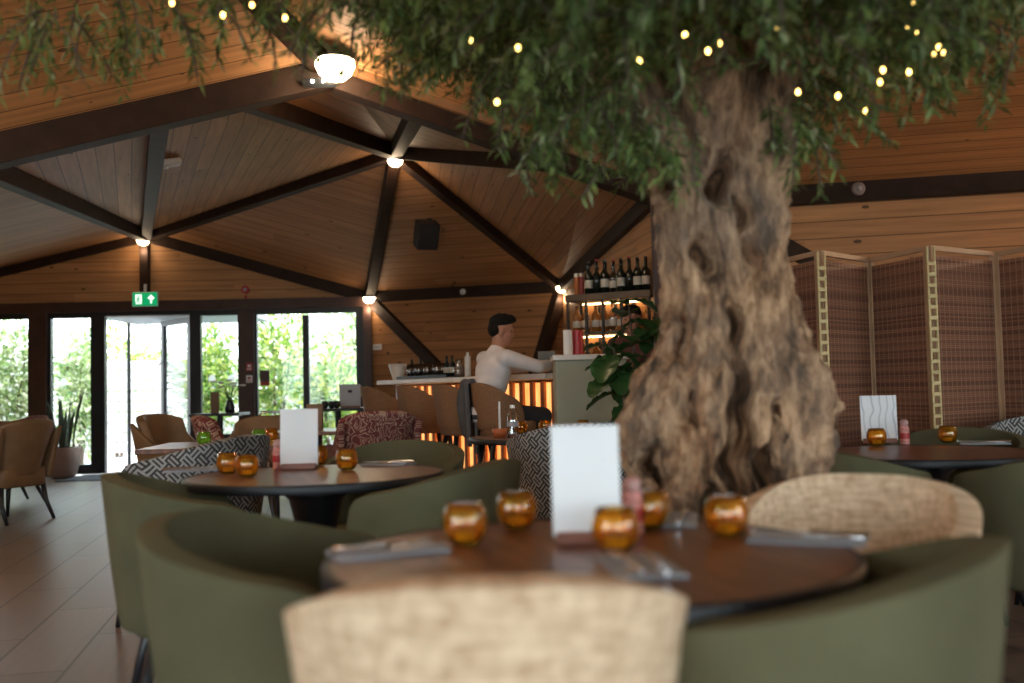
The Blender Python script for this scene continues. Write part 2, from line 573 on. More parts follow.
for pts, al in [
    ((P0, nA, P2), P2 - nA), ((P2, nA, nB), P2 - nA), ((P2, nB, P1), P2 - nA), ((P1, nB, nE), nB - P1), ((nE, nB, P3), nB - P1),
    ((P3, nB, P4), P4 - P3), ((P4, nB, nD), P5 - nD), ((P4, nD, P5), P5 - nD), ((nA, nB, nC), nC - nA), ((nB, nC, nD), nD - nC),
    ((P0, nA, nH), nH - nA), ((P0, nH, nG), nH - nA)]:
    panel('ceiling', pts, al, M_pine)
for pts, al in [((nG, nE, nN), nE - nG), ((nE, nF, nN), nF - nE), ((nF, nR, nN), nR - nF),
                ((nR, W4, nN), W4 - nR), ((W4, W3, nN), W4 - W3), ((W3, W2, nN), W3 - W2), ((W2, W1, nN), W2 - W1), ((W1, nG, nN), W1 - nG)]:
    panel('ceiling', pts, al, M_pine_lit)


def g0(p, z=0.0): return V3((p.x, p.y, z))


lowN = P(515, 440, 12.4)
lint_l, lint_r = wp(ws(-150), LINT), wp(ws(371), LINT)
panel('wall_back', (nH, nA, nC, lint_r, lint_l), w_u, M_pine_lit)
panel('wall_back', (nC, nD, lowN), nD - nC, M_pine)
panel('wall_back', (nC, lowN, g0(lowN), g0(nC)), w_u, M_pine)
panel('wall_back', (nD, lowN, g0(lowN), g0(nD)), V3((1, 0, 0)), M_pine)
panel('wall_bar', (nD, P5, g0(P5), g0(nD)), V3((1, -4, 0)), M_pine_lit)
panel('wall_right', (nF, nR, g0(nR), g0(nF)), nR - nF, M_pine_lit)
panel('wall_right', (P5, nF, g0(nF), g0(P5)), nF - P5, M_pine_lit)
panel('wall_left', (nG, nH, g0(nH), g0(nG)), nH - nG, M_pine)
panel('wall_left', (nG, W1, g0(W1), g0(nG)), W1 - nG, M_pine_lit)


def window_wall(side, a, b, spans, z0=0.10, z1=2.42):
    """off-camera boarded wall with glazed openings; spans in 0..1 along a->b"""
    u = (b - a); L = u.length; u.normalize()
    n = V3((-u.y, u.x, 0))
    h = a.z
    def q(t, z): return V3((a.x, a.y, 0)) + u * (t * L) + V3((0, 0, z))
    edges = [0.0] + [x for s in spans for x in s] + [1.0]
    for i in range(0, len(edges), 2):
        if edges[i + 1] - edges[i] > 1e-4:
            panel('wall_' + side, (q(edges[i], 0), q(edges[i + 1], 0), q(edges[i + 1], h), q(edges[i], h)), u, M_pine_lit)
    for (s0, s1) in spans:
        panel('wall_' + side, (q(s0, 0), q(s1, 0), q(s1, z0), q(s0, z0)), u, M_pine_lit)
        panel('wall_' + side, (q(s0, z1), q(s1, z1), q(s1, h), q(s0, h)), u, M_pine_lit)
        global WIN
        WIN += 1
        w = thing('window_%d' % WIN, None, None, q(s0, 0), kind='structure')
        R = Matrix((u, n, V3((0, 0, 1)))).transposed()
        ln = (s1 - s0) * L
        fr = MB()
        for (c, s) in (((ln / 2, 0, z0 + 0.035), (ln, 0.08, 0.07)), ((ln / 2, 0, z1 - 0.035), (ln, 0.08, 0.07)),
                       ((0.035, 0, (z0 + z1) / 2), (0.07, 0.08, z1 - z0)), ((ln - 0.035, 0, (z0 + z1) / 2), (0.07, 0.08, z1 - z0)),
                       ((ln / 2, 0, (z0 + z1) / 2), (0.06, 0.07, z1 - z0))):
            fr.box(R @ V3(c), s, R)
        fr.build('window_frame', M_black, w)
        MB().box(R @ V3((ln / 2, 0, (z0 + z1) / 2)), (ln - 0.1, 0.012, z1 - z0 - 0.1), R).build('pane', M_pane, w)
        mid = q((s0 + s1) / 2, (z0 + z1) / 2)
        inn = V3((0, 2, 0)) - mid; sg = 1 if inn.dot(n) > 0 else -1
        portal(mid - n * sg * 0.12, (n * sg).to_track_quat('-Z', 'Y').to_euler(), ln, z1 - z0)


WIN = 20
window_wall('front', W2, W3, [(0.03, 0.46), (0.52, 0.97)])
window_wall('left', W2, W1, [(0.08, 0.92)])
window_wall('right', W3, W4, [(0.08, 0.92)])
window_wall('right', g0(W4, 2.6), g0(nR, 2.6), [])

# ------------------------------------------------------------------ beams
TRIM = 0


def trim(mb, mat, **kw):
    global TRIM
    TRIM += 1
    return tag(mb.build('trim_%d' % TRIM, mat, **kw), kind='structure')


def beam(p, q, w=0.13, h=0.15, drop=0.05, mat=None):
    p = V3(p); q = V3(q); dz = V3((0, 0, -drop))
    return trim(MB().bar(p + dz, q + dz, w, h), mat or M_beam, bevel=0.006)


for p, q in ((nA, P0), (nA, nH), (nA, P2), (nA, nB), (nA, nC), (nB, P1), (nB, P3), (nB, P4), (nB, nC), (nB, nD), (nC, nD), (nD, P5), (nC, lowN), (nD, lowN)):
    beam(p, q)
beam(nE, nG, 0.2, 0.24, 0.02)
beam(nE, nF, 0.16, 0.16, 0.10)
trim(MB().bar(nE + V3((0, -0.12, 0.0)), nF + V3((0, -0.12, 0.0)), 0.05, 0.07), M_lightwood)
trim(MB().bar(nE + V3((-0.02, -0.14, 0.11)), nG + V3((-0.02, -0.14, 0.11)), 0.05, 0.05), M_lightwood)
beam(nF, nR, 0.16, 0.2, 0.03)
beam(nE, nN, 0.16, 0.2, 0.03)
nFd = P(850, 284, 8.2)
beam(nF + V3((0, -0.05, 0)), nFd, 0.14, 0.14, 0.0)
trim(MB().bar(g0(P5) + V3((-0.06, -0.05, 0)), g0(P5, P5.z) + V3((-0.06, -0.05, 0)), 0.09, 0.09, (0, 1, 0)), M_post)
# post from node A down to the lintel, lintel, timber posts
trim(MB().bar(nA + w_n * 0.05, wp(ws(147), LINT - 0.02, 0.05), 0.11, 0.12, (0, 1, 0)), M_beam)
trim(MB().box(wp((ws(-150) + ws(371)) / 2, LINT - 0.06, 0.03), (ws(371) - ws(-150), 0.16, 0.14), RW), M_post)
for a, b in ((31, 49), (240.5, 256), (365, 373)):
    s0, s1 = ws(a), ws(b)
    trim(MB().box(wp((s0 + s1) / 2, (LINT - 0.12) / 2, 0.02), (s1 - s0, 0.15, LINT - 0.12), RW), M_post)
HEAD = W(150, 311).z


def glazed(name, s0, s1, z0, z1, left=0.06, right=0.06, top=0.08, bottom=0.10, dots=False, mull=None, root_loc=None, R=RW, depth=0.09, origin=None):
    """a framed glass leaf standing in the plane R; local x along the leaf"""
    o = origin or wp(s0, 0)
    w = thing(name, None, None, o, kind='structure')
    ln = s1 - s0
    bx = lambda c, s: (R @ V3(c), s, R)
    fr = MB()
    fr.box(*bx((left / 2, 0, (z0 + z1) / 2), (left, depth, z1 - z0))).box(*bx((ln - right / 2, 0, (z0 + z1) / 2), (right, depth, z1 - z0)))
    xm = ln / 2 + (left - right) / 2
    fr.box(*bx((xm, 0, z0 + bottom / 2), (ln - left - right, depth, bottom))).box(*bx((xm, 0, z1 - top / 2), (ln - left - right, depth, top)))
    if mull:
        fr.box(*bx((mull[0] - s0, 0, (z0 + z1) / 2), (mull[1], depth, z1 - z0 - top - bottom)))
    fr.build('window_frame', M_black, w)
    MB().box(*bx((ln / 2 + (left - right) / 2, 0, (z0 + z1) / 2 + (bottom - top) / 2), (ln - left - right, 0.012, z1 - z0 - top - bottom))).build('pane', M_pane, w)
    if dots:
        d = MB()
        for fx in dots:
            c = R @ V3((left + fx * (ln - left - right), -0.012, 1.28)); d.add([c + R @ V3((0.05 * math.cos(t), 0, 0.05 * math.sin(t))) for t in [PI * 2 * k / 16 for k in range(16)]], [tuple(range(16))])
        d.build('sticker_dots', leaf_mat('frosted_sticker', [(0, (0.85,) * 3), (1, (0.86,) * 3)], 0.6, 0.6), w)
    return w


glazed('window_1', ws(-120), ws(33), 0.02, HEAD, right=0.02, bottom=0.2)
glazed('door_1', ws(47), ws(106), 0.02, HEAD, left=0.07, right=0.19, bottom=0.13, dots=[0.3])
glazed('window_2', ws(191), ws(242), 0.02, HEAD, left=0.15, right=0.04, dots=[0.28, 0.8], bottom=0.5)
glazed('window_3', ws(254), ws(366), 0.02, HEAD, left=0.06, right=0.12, mull=(ws(307), 0.085), bottom=0.12)
# head rail over the doorway
trim(MB().box(wp((ws(106) + ws(191)) / 2, HEAD - 0.03, 0), (ws(191) - ws(106), 0.1, 0.07), RW), M_black)
# outer leaf swung out into the porch
hp = wp(ws(190), 0, -0.1); he = P(163, 400, hp.y + 0.75); he.z = 0
lu = (hp - he); LL = lu.length; lu.normalize()
RL = Matrix((lu, V3((-lu.y, lu.x, 0)), V3((0, 0, 1)))).transposed()
glazed('door_2', 0, LL, 0.02, HEAD - 0.08, left=0.09, right=0.09, R=RL, origin=he, depth=0.06)
dh = MB().tube([RL @ V3((0.06, -0.03, 0.75)), RL @ V3((0.06, -0.09, 0.8)), RL @ V3((0.06, -0.09, 1.5)), RL @ V3((0.06, -0.03, 1.55))], 0.014)
dh.build('door_handle', M_steel, bpy.data.objects['door_2'])
portal(wp((ws(-100) + ws(366)) / 2, 1.2, -0.25), w_n.to_track_quat('-Z', 'Y').to_euler(), ws(366) - ws(-100), 2.3)

# ------------------------------------------------------------------ outside
M_pave = simple('pale_paving', (0.45, 0.44, 0.43), 0.8, var=0.08, scale=2)
ex = MB().box((0, 30, -0.2), (90, 110, 0.06)); tag(ex.build('ground', M_pave), kind='structure')
fence = thing('fence', 'white horizontal-board fence across the terrace outside the open door', 'fence', (0, 0, 0))
M_fence = simple('white_fence_paint', (0.42, 0.43, 0.45), 0.6, var=0.04)
fa = V3((-11.5, 18.2, 0)); fb = V3((-3.4, 18.8, 0))
fence.location = fa
m1 = MB()
for k in range(9):
    m1.bar(V3((0, 0, 0.12 + k * 0.19)), (fb - fa) + V3((0, 0, 0.12 + k * 0.19)), 0.03, 0.165)
m1.build('fence_boards', M_fence, fence)
for k in range(5):
    q = (fb - fa) * (k / 4)
    MB().box((q.x, q.y + 0.07, 0.9 - 0.1), (0.09, 0.09, 1.95)).build('fence_post', M_fence, fence)
# porch roof and its thin pole
pr = thing('porch_canopy', 'flat grey porch canopy above the open glass door', 'canopy', wp(ws(150), 0, -1.0))
MB().box(RW @ V3((0.25, 0, HEAD - 0.02)), (2.1, 1.5, 0.08), RW).build('canopy_roof', simple('canopy_grey', (0.30, 0.34, 0.40), 0.6), pr)
pp = P(129, 400, 15.1) - pr.location
MB().tube([(pp.x, pp.y, -0.15), (pp.x, pp.y, HEAD - 0.02)], 0.028).build('pole', M_black, pr)

M_hedge = leaf_mat('garden_leaves', [(0, (0.05, 0.16, 0.03)), (0.45, (0.20, 0.36, 0.07)), (0.8, (0.55, 0.60, 0.12)), (1, (0.75, 0.72, 0.55))], trans=0.35)
M_hedge2 = leaf_mat('pale_leaves', [(0, (0.10, 0.22, 0.08)), (0.5, (0.38, 0.48, 0.18)), (1, (0.85, 0.83, 0.72))], trans=0.35)
M_bark2 = simple('stem_bark', (0.10, 0.07, 0.05), 0.8)


def leaves_mesh(cen, dirs, nrm, ln, wd, fold=0.25):
    """numpy leaf cloud: narrow folded diamonds. arrays (n,3),(n,3),(n,3),(n,),(n,)"""
    n = len(cen)
    side = np.cross(dirs, nrm); side /= np.linalg.norm(side, axis=1, keepdims=True) + 1e-9
    nn = np.cross(side, dirs)
    a = cen; t = cen + dirs * ln[:, None]
    m = cen + dirs * (ln * 0.48)[:, None]
    l = m + side * (wd / 2)[:, None] + nn * (wd * fold)[:, None]
    r = m - side * (wd / 2)[:, None] + nn * (wd * fold)[:, None]
    v = np.stack([a, l, t, r], axis=1).reshape(-1, 3)
    i = np.arange(n) * 4
    f = np.concatenate([np.stack([i, i + 1, i + 2], 1), np.stack([i, i + 2, i + 3], 1)], 0)
    return v, f


def np_obj(name, v, f, mat, parent=None):
    me = bpy.data.meshes.new(name)
    me.vertices.add(len(v)); me.vertices.foreach_set('co', v.astype(np.float32).ravel())
    k = f.shape[1]
    me.loops.add(len(f) * k); me.loops.foreach_set('vertex_index', f.astype(np.int32).ravel())
    me.polygons.add(len(f)); me.polygons.foreach_set('loop_start', np.arange(len(f), dtype=np.int32) * k)
    me.update(calc_edges=True); me.validate()
    o = bpy.data.objects.new(name, me); COL.objects.link(o); me.materials.append(mat)
    if parent: o.parent = parent
    return o


def unit(a): return a / (np.linalg.norm(a, axis=-1, keepdims=True) + 1e-9)


def shrub(loc, rx, h, n, mat, label, ls=0.11, group='shrubs outside the windows'):
    t = thing('shrub', label, 'shrub', loc, random.uniform(0, 6), group)
    d = unit(RNG.normal(size=(n, 3))); rad = RNG.random(n) ** 0.4
    lump = 0.78 + 0.3 * np.sin(d[:, 0] * 5 + loc[0]) * np.cos(d[:, 2] * 6 + d[:, 1] * 4)
    c = d * (rad * lump)[:, None] * np.array([rx, rx * 0.7, h / 2]) + np.array([0, 0, h / 2 + 0.1])
    v, f = leaves_mesh(c, unit(d + RNG.normal(size=(n, 3)) * 0.7), unit(RNG.normal(size=(n, 3))), ls * (0.6 + RNG.random(n)), ls * 0.45 * (0.7 + RNG.random(n) * .6))
    np_obj('foliage', v, f, mat, t)
    st = MB()
    for k in range(5):
        a = 2 * PI * k / 5
        st.tube([(0.05 * math.cos(a), 0.05 * math.sin(a), -0.18), (rx * .25 * math.cos(a), rx * .2 * math.sin(a), h * 0.4), (rx * .5 * math.cos(a), rx * .35 * math.sin(a), h * 0.7)], [0.03, 0.02, 0.008], 6)
    st.build('stem', M_bark2, t)
    return t


for (px, d, rx, h, m, lab) in [
    (8, 15.2, 0.75, 2.7, M_hedge2, 'pale flowering shrub outside the window at the far left of the room'),
    (-125, 15.6, 0.9, 2.3, M_hedge, 'green shrub outside, leftmost along the window wall'),
    (275, 16.4, 0.85, 2.9, M_hedge, 'green shrub outside the tall window with the dark notice'),
    (335, 15.6, 0.9, 2.0, M_hedge, 'low yellow-green shrub outside the window behind the high table'),
    (366, 18.0, 1.0, 3.3, M_hedge2, 'pale tall shrub outside at the window edge next to the pine wall'),
    (318, 20.5, 1.2, 3.5, M_hedge2, 'tall pale bush furthest out behind the double window'),
    (212, 17.2, 0.7, 2.7, M_hedge, 'green shrub outside the narrow side light right of the door'),
    (78, 17.3, 0.6, 2.6, M_hedge2, 'pale shrub seen through the glass door leaf'),
    (118, 20.5, 1.2, 3.0, M_hedge, 'bushy tree showing above the white terrace fence'),
    (152, 24.0, 0.9, 2.7, M_hedge, 'small bush above the white fence, right of the porch pole')]:
    q = P(px, 400, d); shrub((q.x, q.y, -0.15), rx, h, 2600, m, lab)

# ------------------------------------------------------------------ chairs
def sgnpow(x, p): return math.copysign(abs(x) ** p, x)


def smooth01(x):
    x = max(0.0, min(1.0, x)); return x * x * (3 - 2 * x)


def tub_shell(a, b, z0, H, arm, span=118, bot=0.80, corner=0.12, pw=0.8, fall=1.6, nu=44, nv=10):
    """the wrapped back of a tub chair, open to +Y; a half width, b depth of the back behind the seat centre"""
    mb = MB(); sp = math.radians(span)
    def fn(u, v):
        ph = (u * 2 - 1) * sp
        k = abs(u * 2 - 1)
        top = H - (H - arm) * (k ** fall)
        e = (1 - k) / corner
        if e < 1: top = top - (top - z0) * 0.72 * (1 - math.sqrt(max(0, 1 - (1 - e) ** 2)))
        z = z0 + (top - z0) * v
        s = bot + (1 - bot) * ((z - z0) / (H - z0)) ** 0.8
        x = a * s * sgnpow(math.sin(ph), pw); y = -b * s * sgnpow(math.cos(ph), pw)
        return V3((x, y, z)), (ph * (a + b) / 2 + 3, z)
    return mb.grid(fn, nu, nv)


def pad(a, b, z0, z1, p=0.55, n=28, round_=0.03, cy=0.0):
    """rounded seat cushion"""
    mb = MB(); prof = [(0.0, z0), (0.96, z0), (1.0, z0 + round_ * .5), (1.0, z1 - round_), (0.97, z1 - round_ * .3), (0.88, z1), (0.0, z1 + 0.012)]
    vs = []; fs = []; uvs = []
    for (r, z) in prof:
        for k in range(n):
            t = 2 * PI * k / n
            x = a * r * sgnpow(math.cos(t), p); y = cy + b * r * sgnpow(math.sin(t), p)
            vs.append((x, y, z)); uvs.append((x, y + z))
    m = len(prof)
    for i in range(m - 1):
        for k in range(n):
            k2 = (k + 1) % n; fs.append((i * n + k, i * n + k2, (i + 1) * n + k2, (i + 1) * n + k))
    return mb.add(vs, fs, uvs)


def tub_chair(name, label, cat, mat, a=0.31, b=0.28, H=0.78, arm=0.70, seat=0.46, z0=None, leg_mat=None, legs=0.24, foot=None, thick=0.05, **kw):
    t = thing(name, label, cat)
    z0 = seat - 0.10 if z0 is None else z0
    tub_shell(a, b, z0, H, arm, **kw).build('backrest', mat, t, smooth=True, solid=thick, bevel=0.016, bseg=3)
    pad(a * 0.80, b * 0.86, seat - 0.12, seat, cy=0.02).build('seat', mat, t, smooth=True)
    for sx in (-1, 1):
        for sy in (-1, 1):
            tp = V3((sx * a * 0.52, sy * b * 0.55 + 0.01, seat - 0.11)); ft = V3((sx * legs, sy * legs * 0.95, 0))
            MB().tube([tp, (tp + ft) / 2, ft], [0.022, 0.018, 0.011], 10).build('leg', leg_mat or M_leg, t, smooth=True)
    if foot:
        q = foot; k = 1 - q / seat; r = (a * 0.52) + (legs - a * 0.52) * k
        pts = [V3((r * sx, r * sy * 0.95, q)) for sx, sy in ((-1, -1), (1, -1), (1, 1), (-1, 1), (-1, -1))]
        fr = MB()
        for i in range(4): fr.tube([pts[i], pts[i + 1]], 0.009, 8)
        fr.build('footrest', leg_mat or M_leg, t)
    return t


T1 = Pz(588, 553, 0.75); T2 = Pz(316, 474, 0.75); T3 = Pz(922, 452, 0.75); T7 = Pz(545, 436, 0.75)
G_OL = 'olive green upholstered tub chairs'; G_BE = 'beige woven tub chairs'; G_KEY = 'black and white patterned tub chairs'
olive = tub_chair('tub_chair', '', 'chair', M_olive, H=0.815, arm=0.69, fall=1.6, span=120, corner=0.16)
beige = tub_chair('tub_chair', '', 'chair', M_beige, a=0.265, b=0.25, H=0.82, arm=0.665, corner=0.22, bot=0.70, fall=2.0, pw=0.76)
keych = tub_chair('tub_chair', '', 'chair', M_key, a=0.36, b=0.32, H=0.86, arm=0.72, corner=0.15)


def put(proto, x, y, to, label, group, off=0.0, z=0.0):
    return place(proto, USED, (x, y, z), face((x, y, 0), (to.x, to.y, 0)) + math.radians(off), label, group)


put(beige, -0.045, 1.46, V3((-0.10, 3, 0)), 'pale beige woven tub chair at the front, its back to the viewer', G_BE)
put(olive, 0.43, 1.58, T1, 'olive green tub chair large in the right foreground, back to the viewer', G_OL, 5)
put(olive, -0.41, 2.00, V3((2, 1.9, 0)), 'olive green tub chair at the near table, left of the beige front chair', G_OL)
put(beige, 0.74, 2.27, T1, 'beige woven tub chair at the far right side of the near table, below the tree', G_BE, 22)
put(olive, -1.00, 3.22, V3((1.0, 4.0, 0)), 'olive green tub chair with dark splayed legs beside the open floor, at the middle table', G_OL)
put(olive, -0.30, 3.42, T2, 'olive green tub chair between the near table and the middle table', G_OL, 12)
put(olive, -0.56, 4.55, T2, 'olive green tub chair on the far side of the middle table, beside the red armchair', G_OL)
put(keych, -1.55, 4.80, V3((-3.0, 5.2, 0)), 'black and white patterned tub chair behind the two amber glasses of the middle table', G_KEY)
put(olive, 1.20, 3.74, T3, 'olive green tub chair partly behind the tree trunk at the right table', G_OL)
put(olive, 1.86, 3.50, T3, 'olive green tub chair in shade at the near right of the right table', G_OL)
put(olive, 2.00, 4.60, T3, 'olive green tub chair on the far side of the right table before the screen', G_OL)
put(keych, 2.62, 4.78, V3((2.2, 3.9, 0)), 'black and white patterned tub chair at the far right before the screen', G_KEY)
put(keych, 0.33, 5.60, T7, 'black and white patterned tub chair in the middle, behind the tall white menu', G_KEY)

# ------------------------------------------------------------------ bar stools
BL = P(385, 382, 10.5); BR = P(553, 373, 7.95); BZ = 1.165
bd = g0(BR) - g0(BL); BLEN = bd.length; bd.normalize()
bn = V3((bd.y, -bd.x, 0))                                   # out of the bar, towards the guests
if bn.x > 0: bn = -bn


def bar_at(t, off, z=0.0):
    q = g0(BL) + bd * (t * BLEN) + bn * off
    return V3((q.x, q.y, z))


stool = tub_chair('bar_stool', '', 'bar stool', M_stool, a=0.255, b=0.245, H=1.10, arm=0.90, seat=0.80, z0=0.745, legs=0.25, foot=0.28, thick=0.04, fall=2.6, span=112, corner=0.2)
G_ST = 'woven bar stools along the counter'
rz_st = face((0, 0, 0), -bn)
for t, off, dr, lab in ((0.30, 0.40, -14, 'brown woven bar stool furthest along the counter, nearest the window'),
                        (0.55, 0.40, -10, 'brown woven bar stool in the middle, empty and without a jacket'),
                        (0.965, 0.40, -16, 'brown woven bar stool the person sits on, grey jacket over its back')):
    q = bar_at(t, off)
    place(stool, USED, q, rz_st + math.radians(dr), lab, G_ST)
ST3 = bar_at(0.965, 0.40); RZ3 = rz_st + math.radians(-16)
ST4 = bar_at(0.78, 0.42)
place(stool, USED, ST4, rz_st + math.radians(-12), 'brown woven bar stool mostly hidden behind the grey jacket', G_ST)

# ------------------------------------------------------------------ tables
def round_table(name, label, loc, R=0.475, group='round dark wood dining tables'):
    t = thing(name, label, 'table', (loc.x, loc.y, 0), 0.3, group)
    MB().lathe([(0, 0.722), (R - 0.012, 0.722), (R - 0.012, 0.75), (0, 0.75)], 72).build('tabletop', M_tabletop, t)
    MB().lathe([(R - 0.012, 0.719), (R - 0.002, 0.719), (R, 0.724), (R, 0.747), (R - 0.003, 0.7515), (R - 0.013, 0.7515), (R - 0.012, 0.719)], 72, cap=False).build('edge_band', M_black, t, smooth=True)
    MB().lathe([(0.0, 0.70), (0.17, 0.70), (0.17, 0.72), (0, 0.72)], 32).build('mounting_plate', M_black, t)
    MB().lathe([(0.055, 0.03), (0.052, 0.2), (0.06, 0.5), (0.10, 0.66), (0.15, 0.705)], 32).build('column', M_black, t, smooth=True)
    MB().lathe([(0, 0), (0.27, 0), (0.27, 0.012), (0.22, 0.025), (0.06, 0.045), (0, 0.045)], 40).build('base', M_black, t, smooth=True)
    return t


tp1 = round_table('dining_table', 'round dark wood table nearest the viewer, in front of the tree', T1)
for q, l in ((T2, 'round dark wood table in the middle with three amber glasses and a menu'),
             (T3, 'round dark wood table at the right in front of the folding screen'),
             (T7, 'round dark wood table by the bar, below the seated person')):
    c = copy_tree(tp1); c.location = (q.x, q.y, 0); c['label'] = l

# square tables towards the windows
def square_table(name, label, loc, w, d, h, top_mat, rz=0.0):
    t = thing(name, label, 'table', loc, rz, 'square tables near the windows')
    MB().box((0, 0, h - 0.015), (w, d, 0.03)).build('tabletop', top_mat, t, bevel=0.005)
    MB().lathe([(0.035, 0.02), (0.035, h - 0.03)], 16).build('column', M_black, t)
    MB().box((0, 0, 0.012), (w * 0.6, 0.08, 0.024)).box((0, 0, 0.0125), (0.08, d * 0.6, 0.025)).build('base', M_black, t, bevel=0.004)
    return t


q4 = Pz(228, 444, 0.75)
T4 = V3((q4.x, q4.y, 0))
square_table('dining_table', 'square wooden table with green glasses between the tan chair and patterned chairs', T4, 0.9, 0.8, 0.75, M_tabletop, 0.1)
T5 = g0(P(338, 408, 11.6)); square_table('high_table', 'high black table against the double window with a menu and dark glasses', T5, 0.75, 0.7, P(338, 408, 11.6).z, M_black, 0.05)
T6 = g0(P(220, 413, 11.4)); square_table('high_table', 'high table in front of the narrow side light, with brown holder and white flowers', T6, 0.55, 0.6, P(220, 413, 11.4).z, M_black, 0.05)
T8 = g0(Pz(318, 430, 0.75)); square_table('dining_table', 'small square table behind the white menu of the middle table, brown menu block on it', T8, 0.7, 0.7, 0.75, M_tabletop, 0.0)

# ------------------------------------------------------------------ candle glasses
def candle_glass(label, mat, group):
    t = thing('candle_holder', label, 'candle holder', (0, 0, 0), 0, group)
    outer = [(0.0, 0.0), (0.022, 0.0), (0.034, 0.010), (0.042, 0.028), (0.044, 0.045), (0.041, 0.062), (0.035, 0.078), (0.0335, 0.080)]
    inner = [(0.032, 0.078), (0.0375, 0.062), (0.0400, 0.045), (0.038, 0.029), (0.031, 0.014), (0.02, 0.008), (0, 0.008)]
    MB().lathe(outer + inner, 32).build('glass', mat, t, smooth=True, weld=True)
    MB().lathe([(0, 0.0085), (0.0185, 0.0085), (0.019, 0.024), (0, 0.022)], 20).build('tealight', M_wax, t, smooth=False)
    return t


am = candle_glass('', M_amber, ''); gr = candle_glass('', M_green, '')
TT = 0.7515


def on_table(px, py, dz=0.0): return Pz(px, py, TT)


GA = 'amber glass candle holders'
for px, py, lab in ((465, 545, 'amber glass candle holder at the left of the near table'),
                    (517, 529, 'amber glass candle holder on the near table just left of the white menu'),
                    (616, 552, 'bright amber glass candle holder in front of the near white menu'),
                    (648, 529, 'amber glass candle holder on the near table, behind the brightest one'),
                    (727, 537, 'amber glass candle holder on the right of the near table, before the trunk'),
                    (228, 474, 'amber glass candle holder leftmost on the middle table'),
                    (247, 477, 'amber glass candle holder second from the left on the middle table'),
                    (347, 470, 'amber glass candle holder right of the menu on the middle table'),
                    (318, 465, 'amber glass candle holder half hidden behind the middle table menu'),
                    (877, 446, 'amber glass candle holder in front of the right table menu'),
                    (948, 443, 'dark amber glass candle holder at the right of the right table'),
                    (829, 445, 'amber glass candle holder leftmost on the right table, beside the tree trunk'),
                    (521, 434, 'amber glass candle holder on the bar-side table next to the water bottle'),
                    (545, 432, 'amber glass candle holder in the middle of the bar-side table'),
                    (583, 432, 'amber glass candle holder above the near menu, before the sage cabinet'),
                    (271, 441, 'amber glass candle holder next to the green glass on the square table')):
    q = on_table(px, py); place(am, USED, q, random.uniform(0, 6), lab, GA)
for px, py, lab in ((204, 445, 'green glass candle holder in front of the tan armchair'),
                    (259, 442, 'green glass candle holder near the middle menu, beside an amber one')):
    place(gr, USED, on_table(px, py), random.uniform(0, 6), lab, 'green glass candle holders')

# ------------------------------------------------------------------ menus
def menu(label, loc, rz, h=0.225, w=0.148, base_mat=None, sheet=None):
    t = thing('menu_stand', label, 'menu', loc, rz, 'menus standing on the tables')
    MB().box((0, 0, 0.011), (w * 0.92, 0.055, 0.022)).build('base', base_mat or M_redwood, t, bevel=0.003)
    tl = Matrix.Rotation(math.radians(-5), 3, 'X')
    MB().box(V3((0, 0.006, 0.012)) + tl @ V3((0, 0, h / 2)), (w, 0.003, h), tl).build('card', sheet or M_paper, t, bevel=0.001)
    return t


def swirl_paper():
    m, nt, b = new_mat('leaf_print_paper')
    tc = N(nt, 'ShaderNodeTexCoord')
    w = N(nt, 'ShaderNodeTexWave'); w.inputs['Scale'].default_value = 9; w.inputs['Distortion'].default_value = 6; w.inputs['Detail'].default_value = 1
    nt.links.new(tc.outputs['Object'], w.inputs['Vector'])
    nt.links.new(ramp(nt, w.outputs[1], [(0.02, (0.55, 0.56, 0.60)), (0.16, (0.80, 0.80, 0.82))]), b.inputs['Base Color'])
    b.inputs['Roughness'].default_value = 0.6
    return m


q = on_table(588, 543); menu('large white menu card standing on the near table', q, 0.0, 0.213, 0.132)
q = on_table(299, 469); menu('white menu card on the middle table', q, 0.1)
q = on_table(880, 443); menu('white menu card with faint leaf print on the right table', q, -0.25, 0.215, 0.165, sheet=swirl_paper())
M_grey = simple('pale_blue_card', (0.50, 0.53, 0.60), 0.6, var=0.04)
q = V3((T5.x, T5.y, P(338, 408, 11.6).z)) + V3((0.15, -0.05, 0)); t = menu('pale menu card on the high table at the double window', q, 0.15, 0.26, 0.24, sheet=M_grey)
MB().box(V3((0, -0.008, 0.19)), (0.05, 0.01, 0.03)).build('logo', M_black, t)


def mill(label, loc):
    t = thing('salt_grinder', label, 'salt grinder', loc, 0, 'salt grinders beside the menus')
    MB().lathe([(0, 0), (0.021, 0), (0.021, 0.07), (0.017, 0.085), (0, 0.085)], 20).build('jar', M_pinksalt, t, smooth=False)
    MB().lathe([(0, 0.085), (0.017, 0.085), (0.019, 0.095), (0.017, 0.108), (0.01, 0.114), (0, 0.115)], 20).build('cap', simple('rose_cap', (0.50, 0.27, 0.25), 0.35), t, smooth=True)
    MB().lathe([(0.0212, 0.025), (0.0216, 0.026), (0.0216, 0.05), (0.0212, 0.051)], 20).build('paper_band', M_redp, t)
    return t


for px, py, lab in ((633, 533, 'salt grinder with pink salt behind the near menu'), (278, 468, 'salt grinder with red band left of the middle table menu'),
                    (905, 444, 'salt grinder right of the menu on the right table')):
    mill(lab, on_table(px, py))

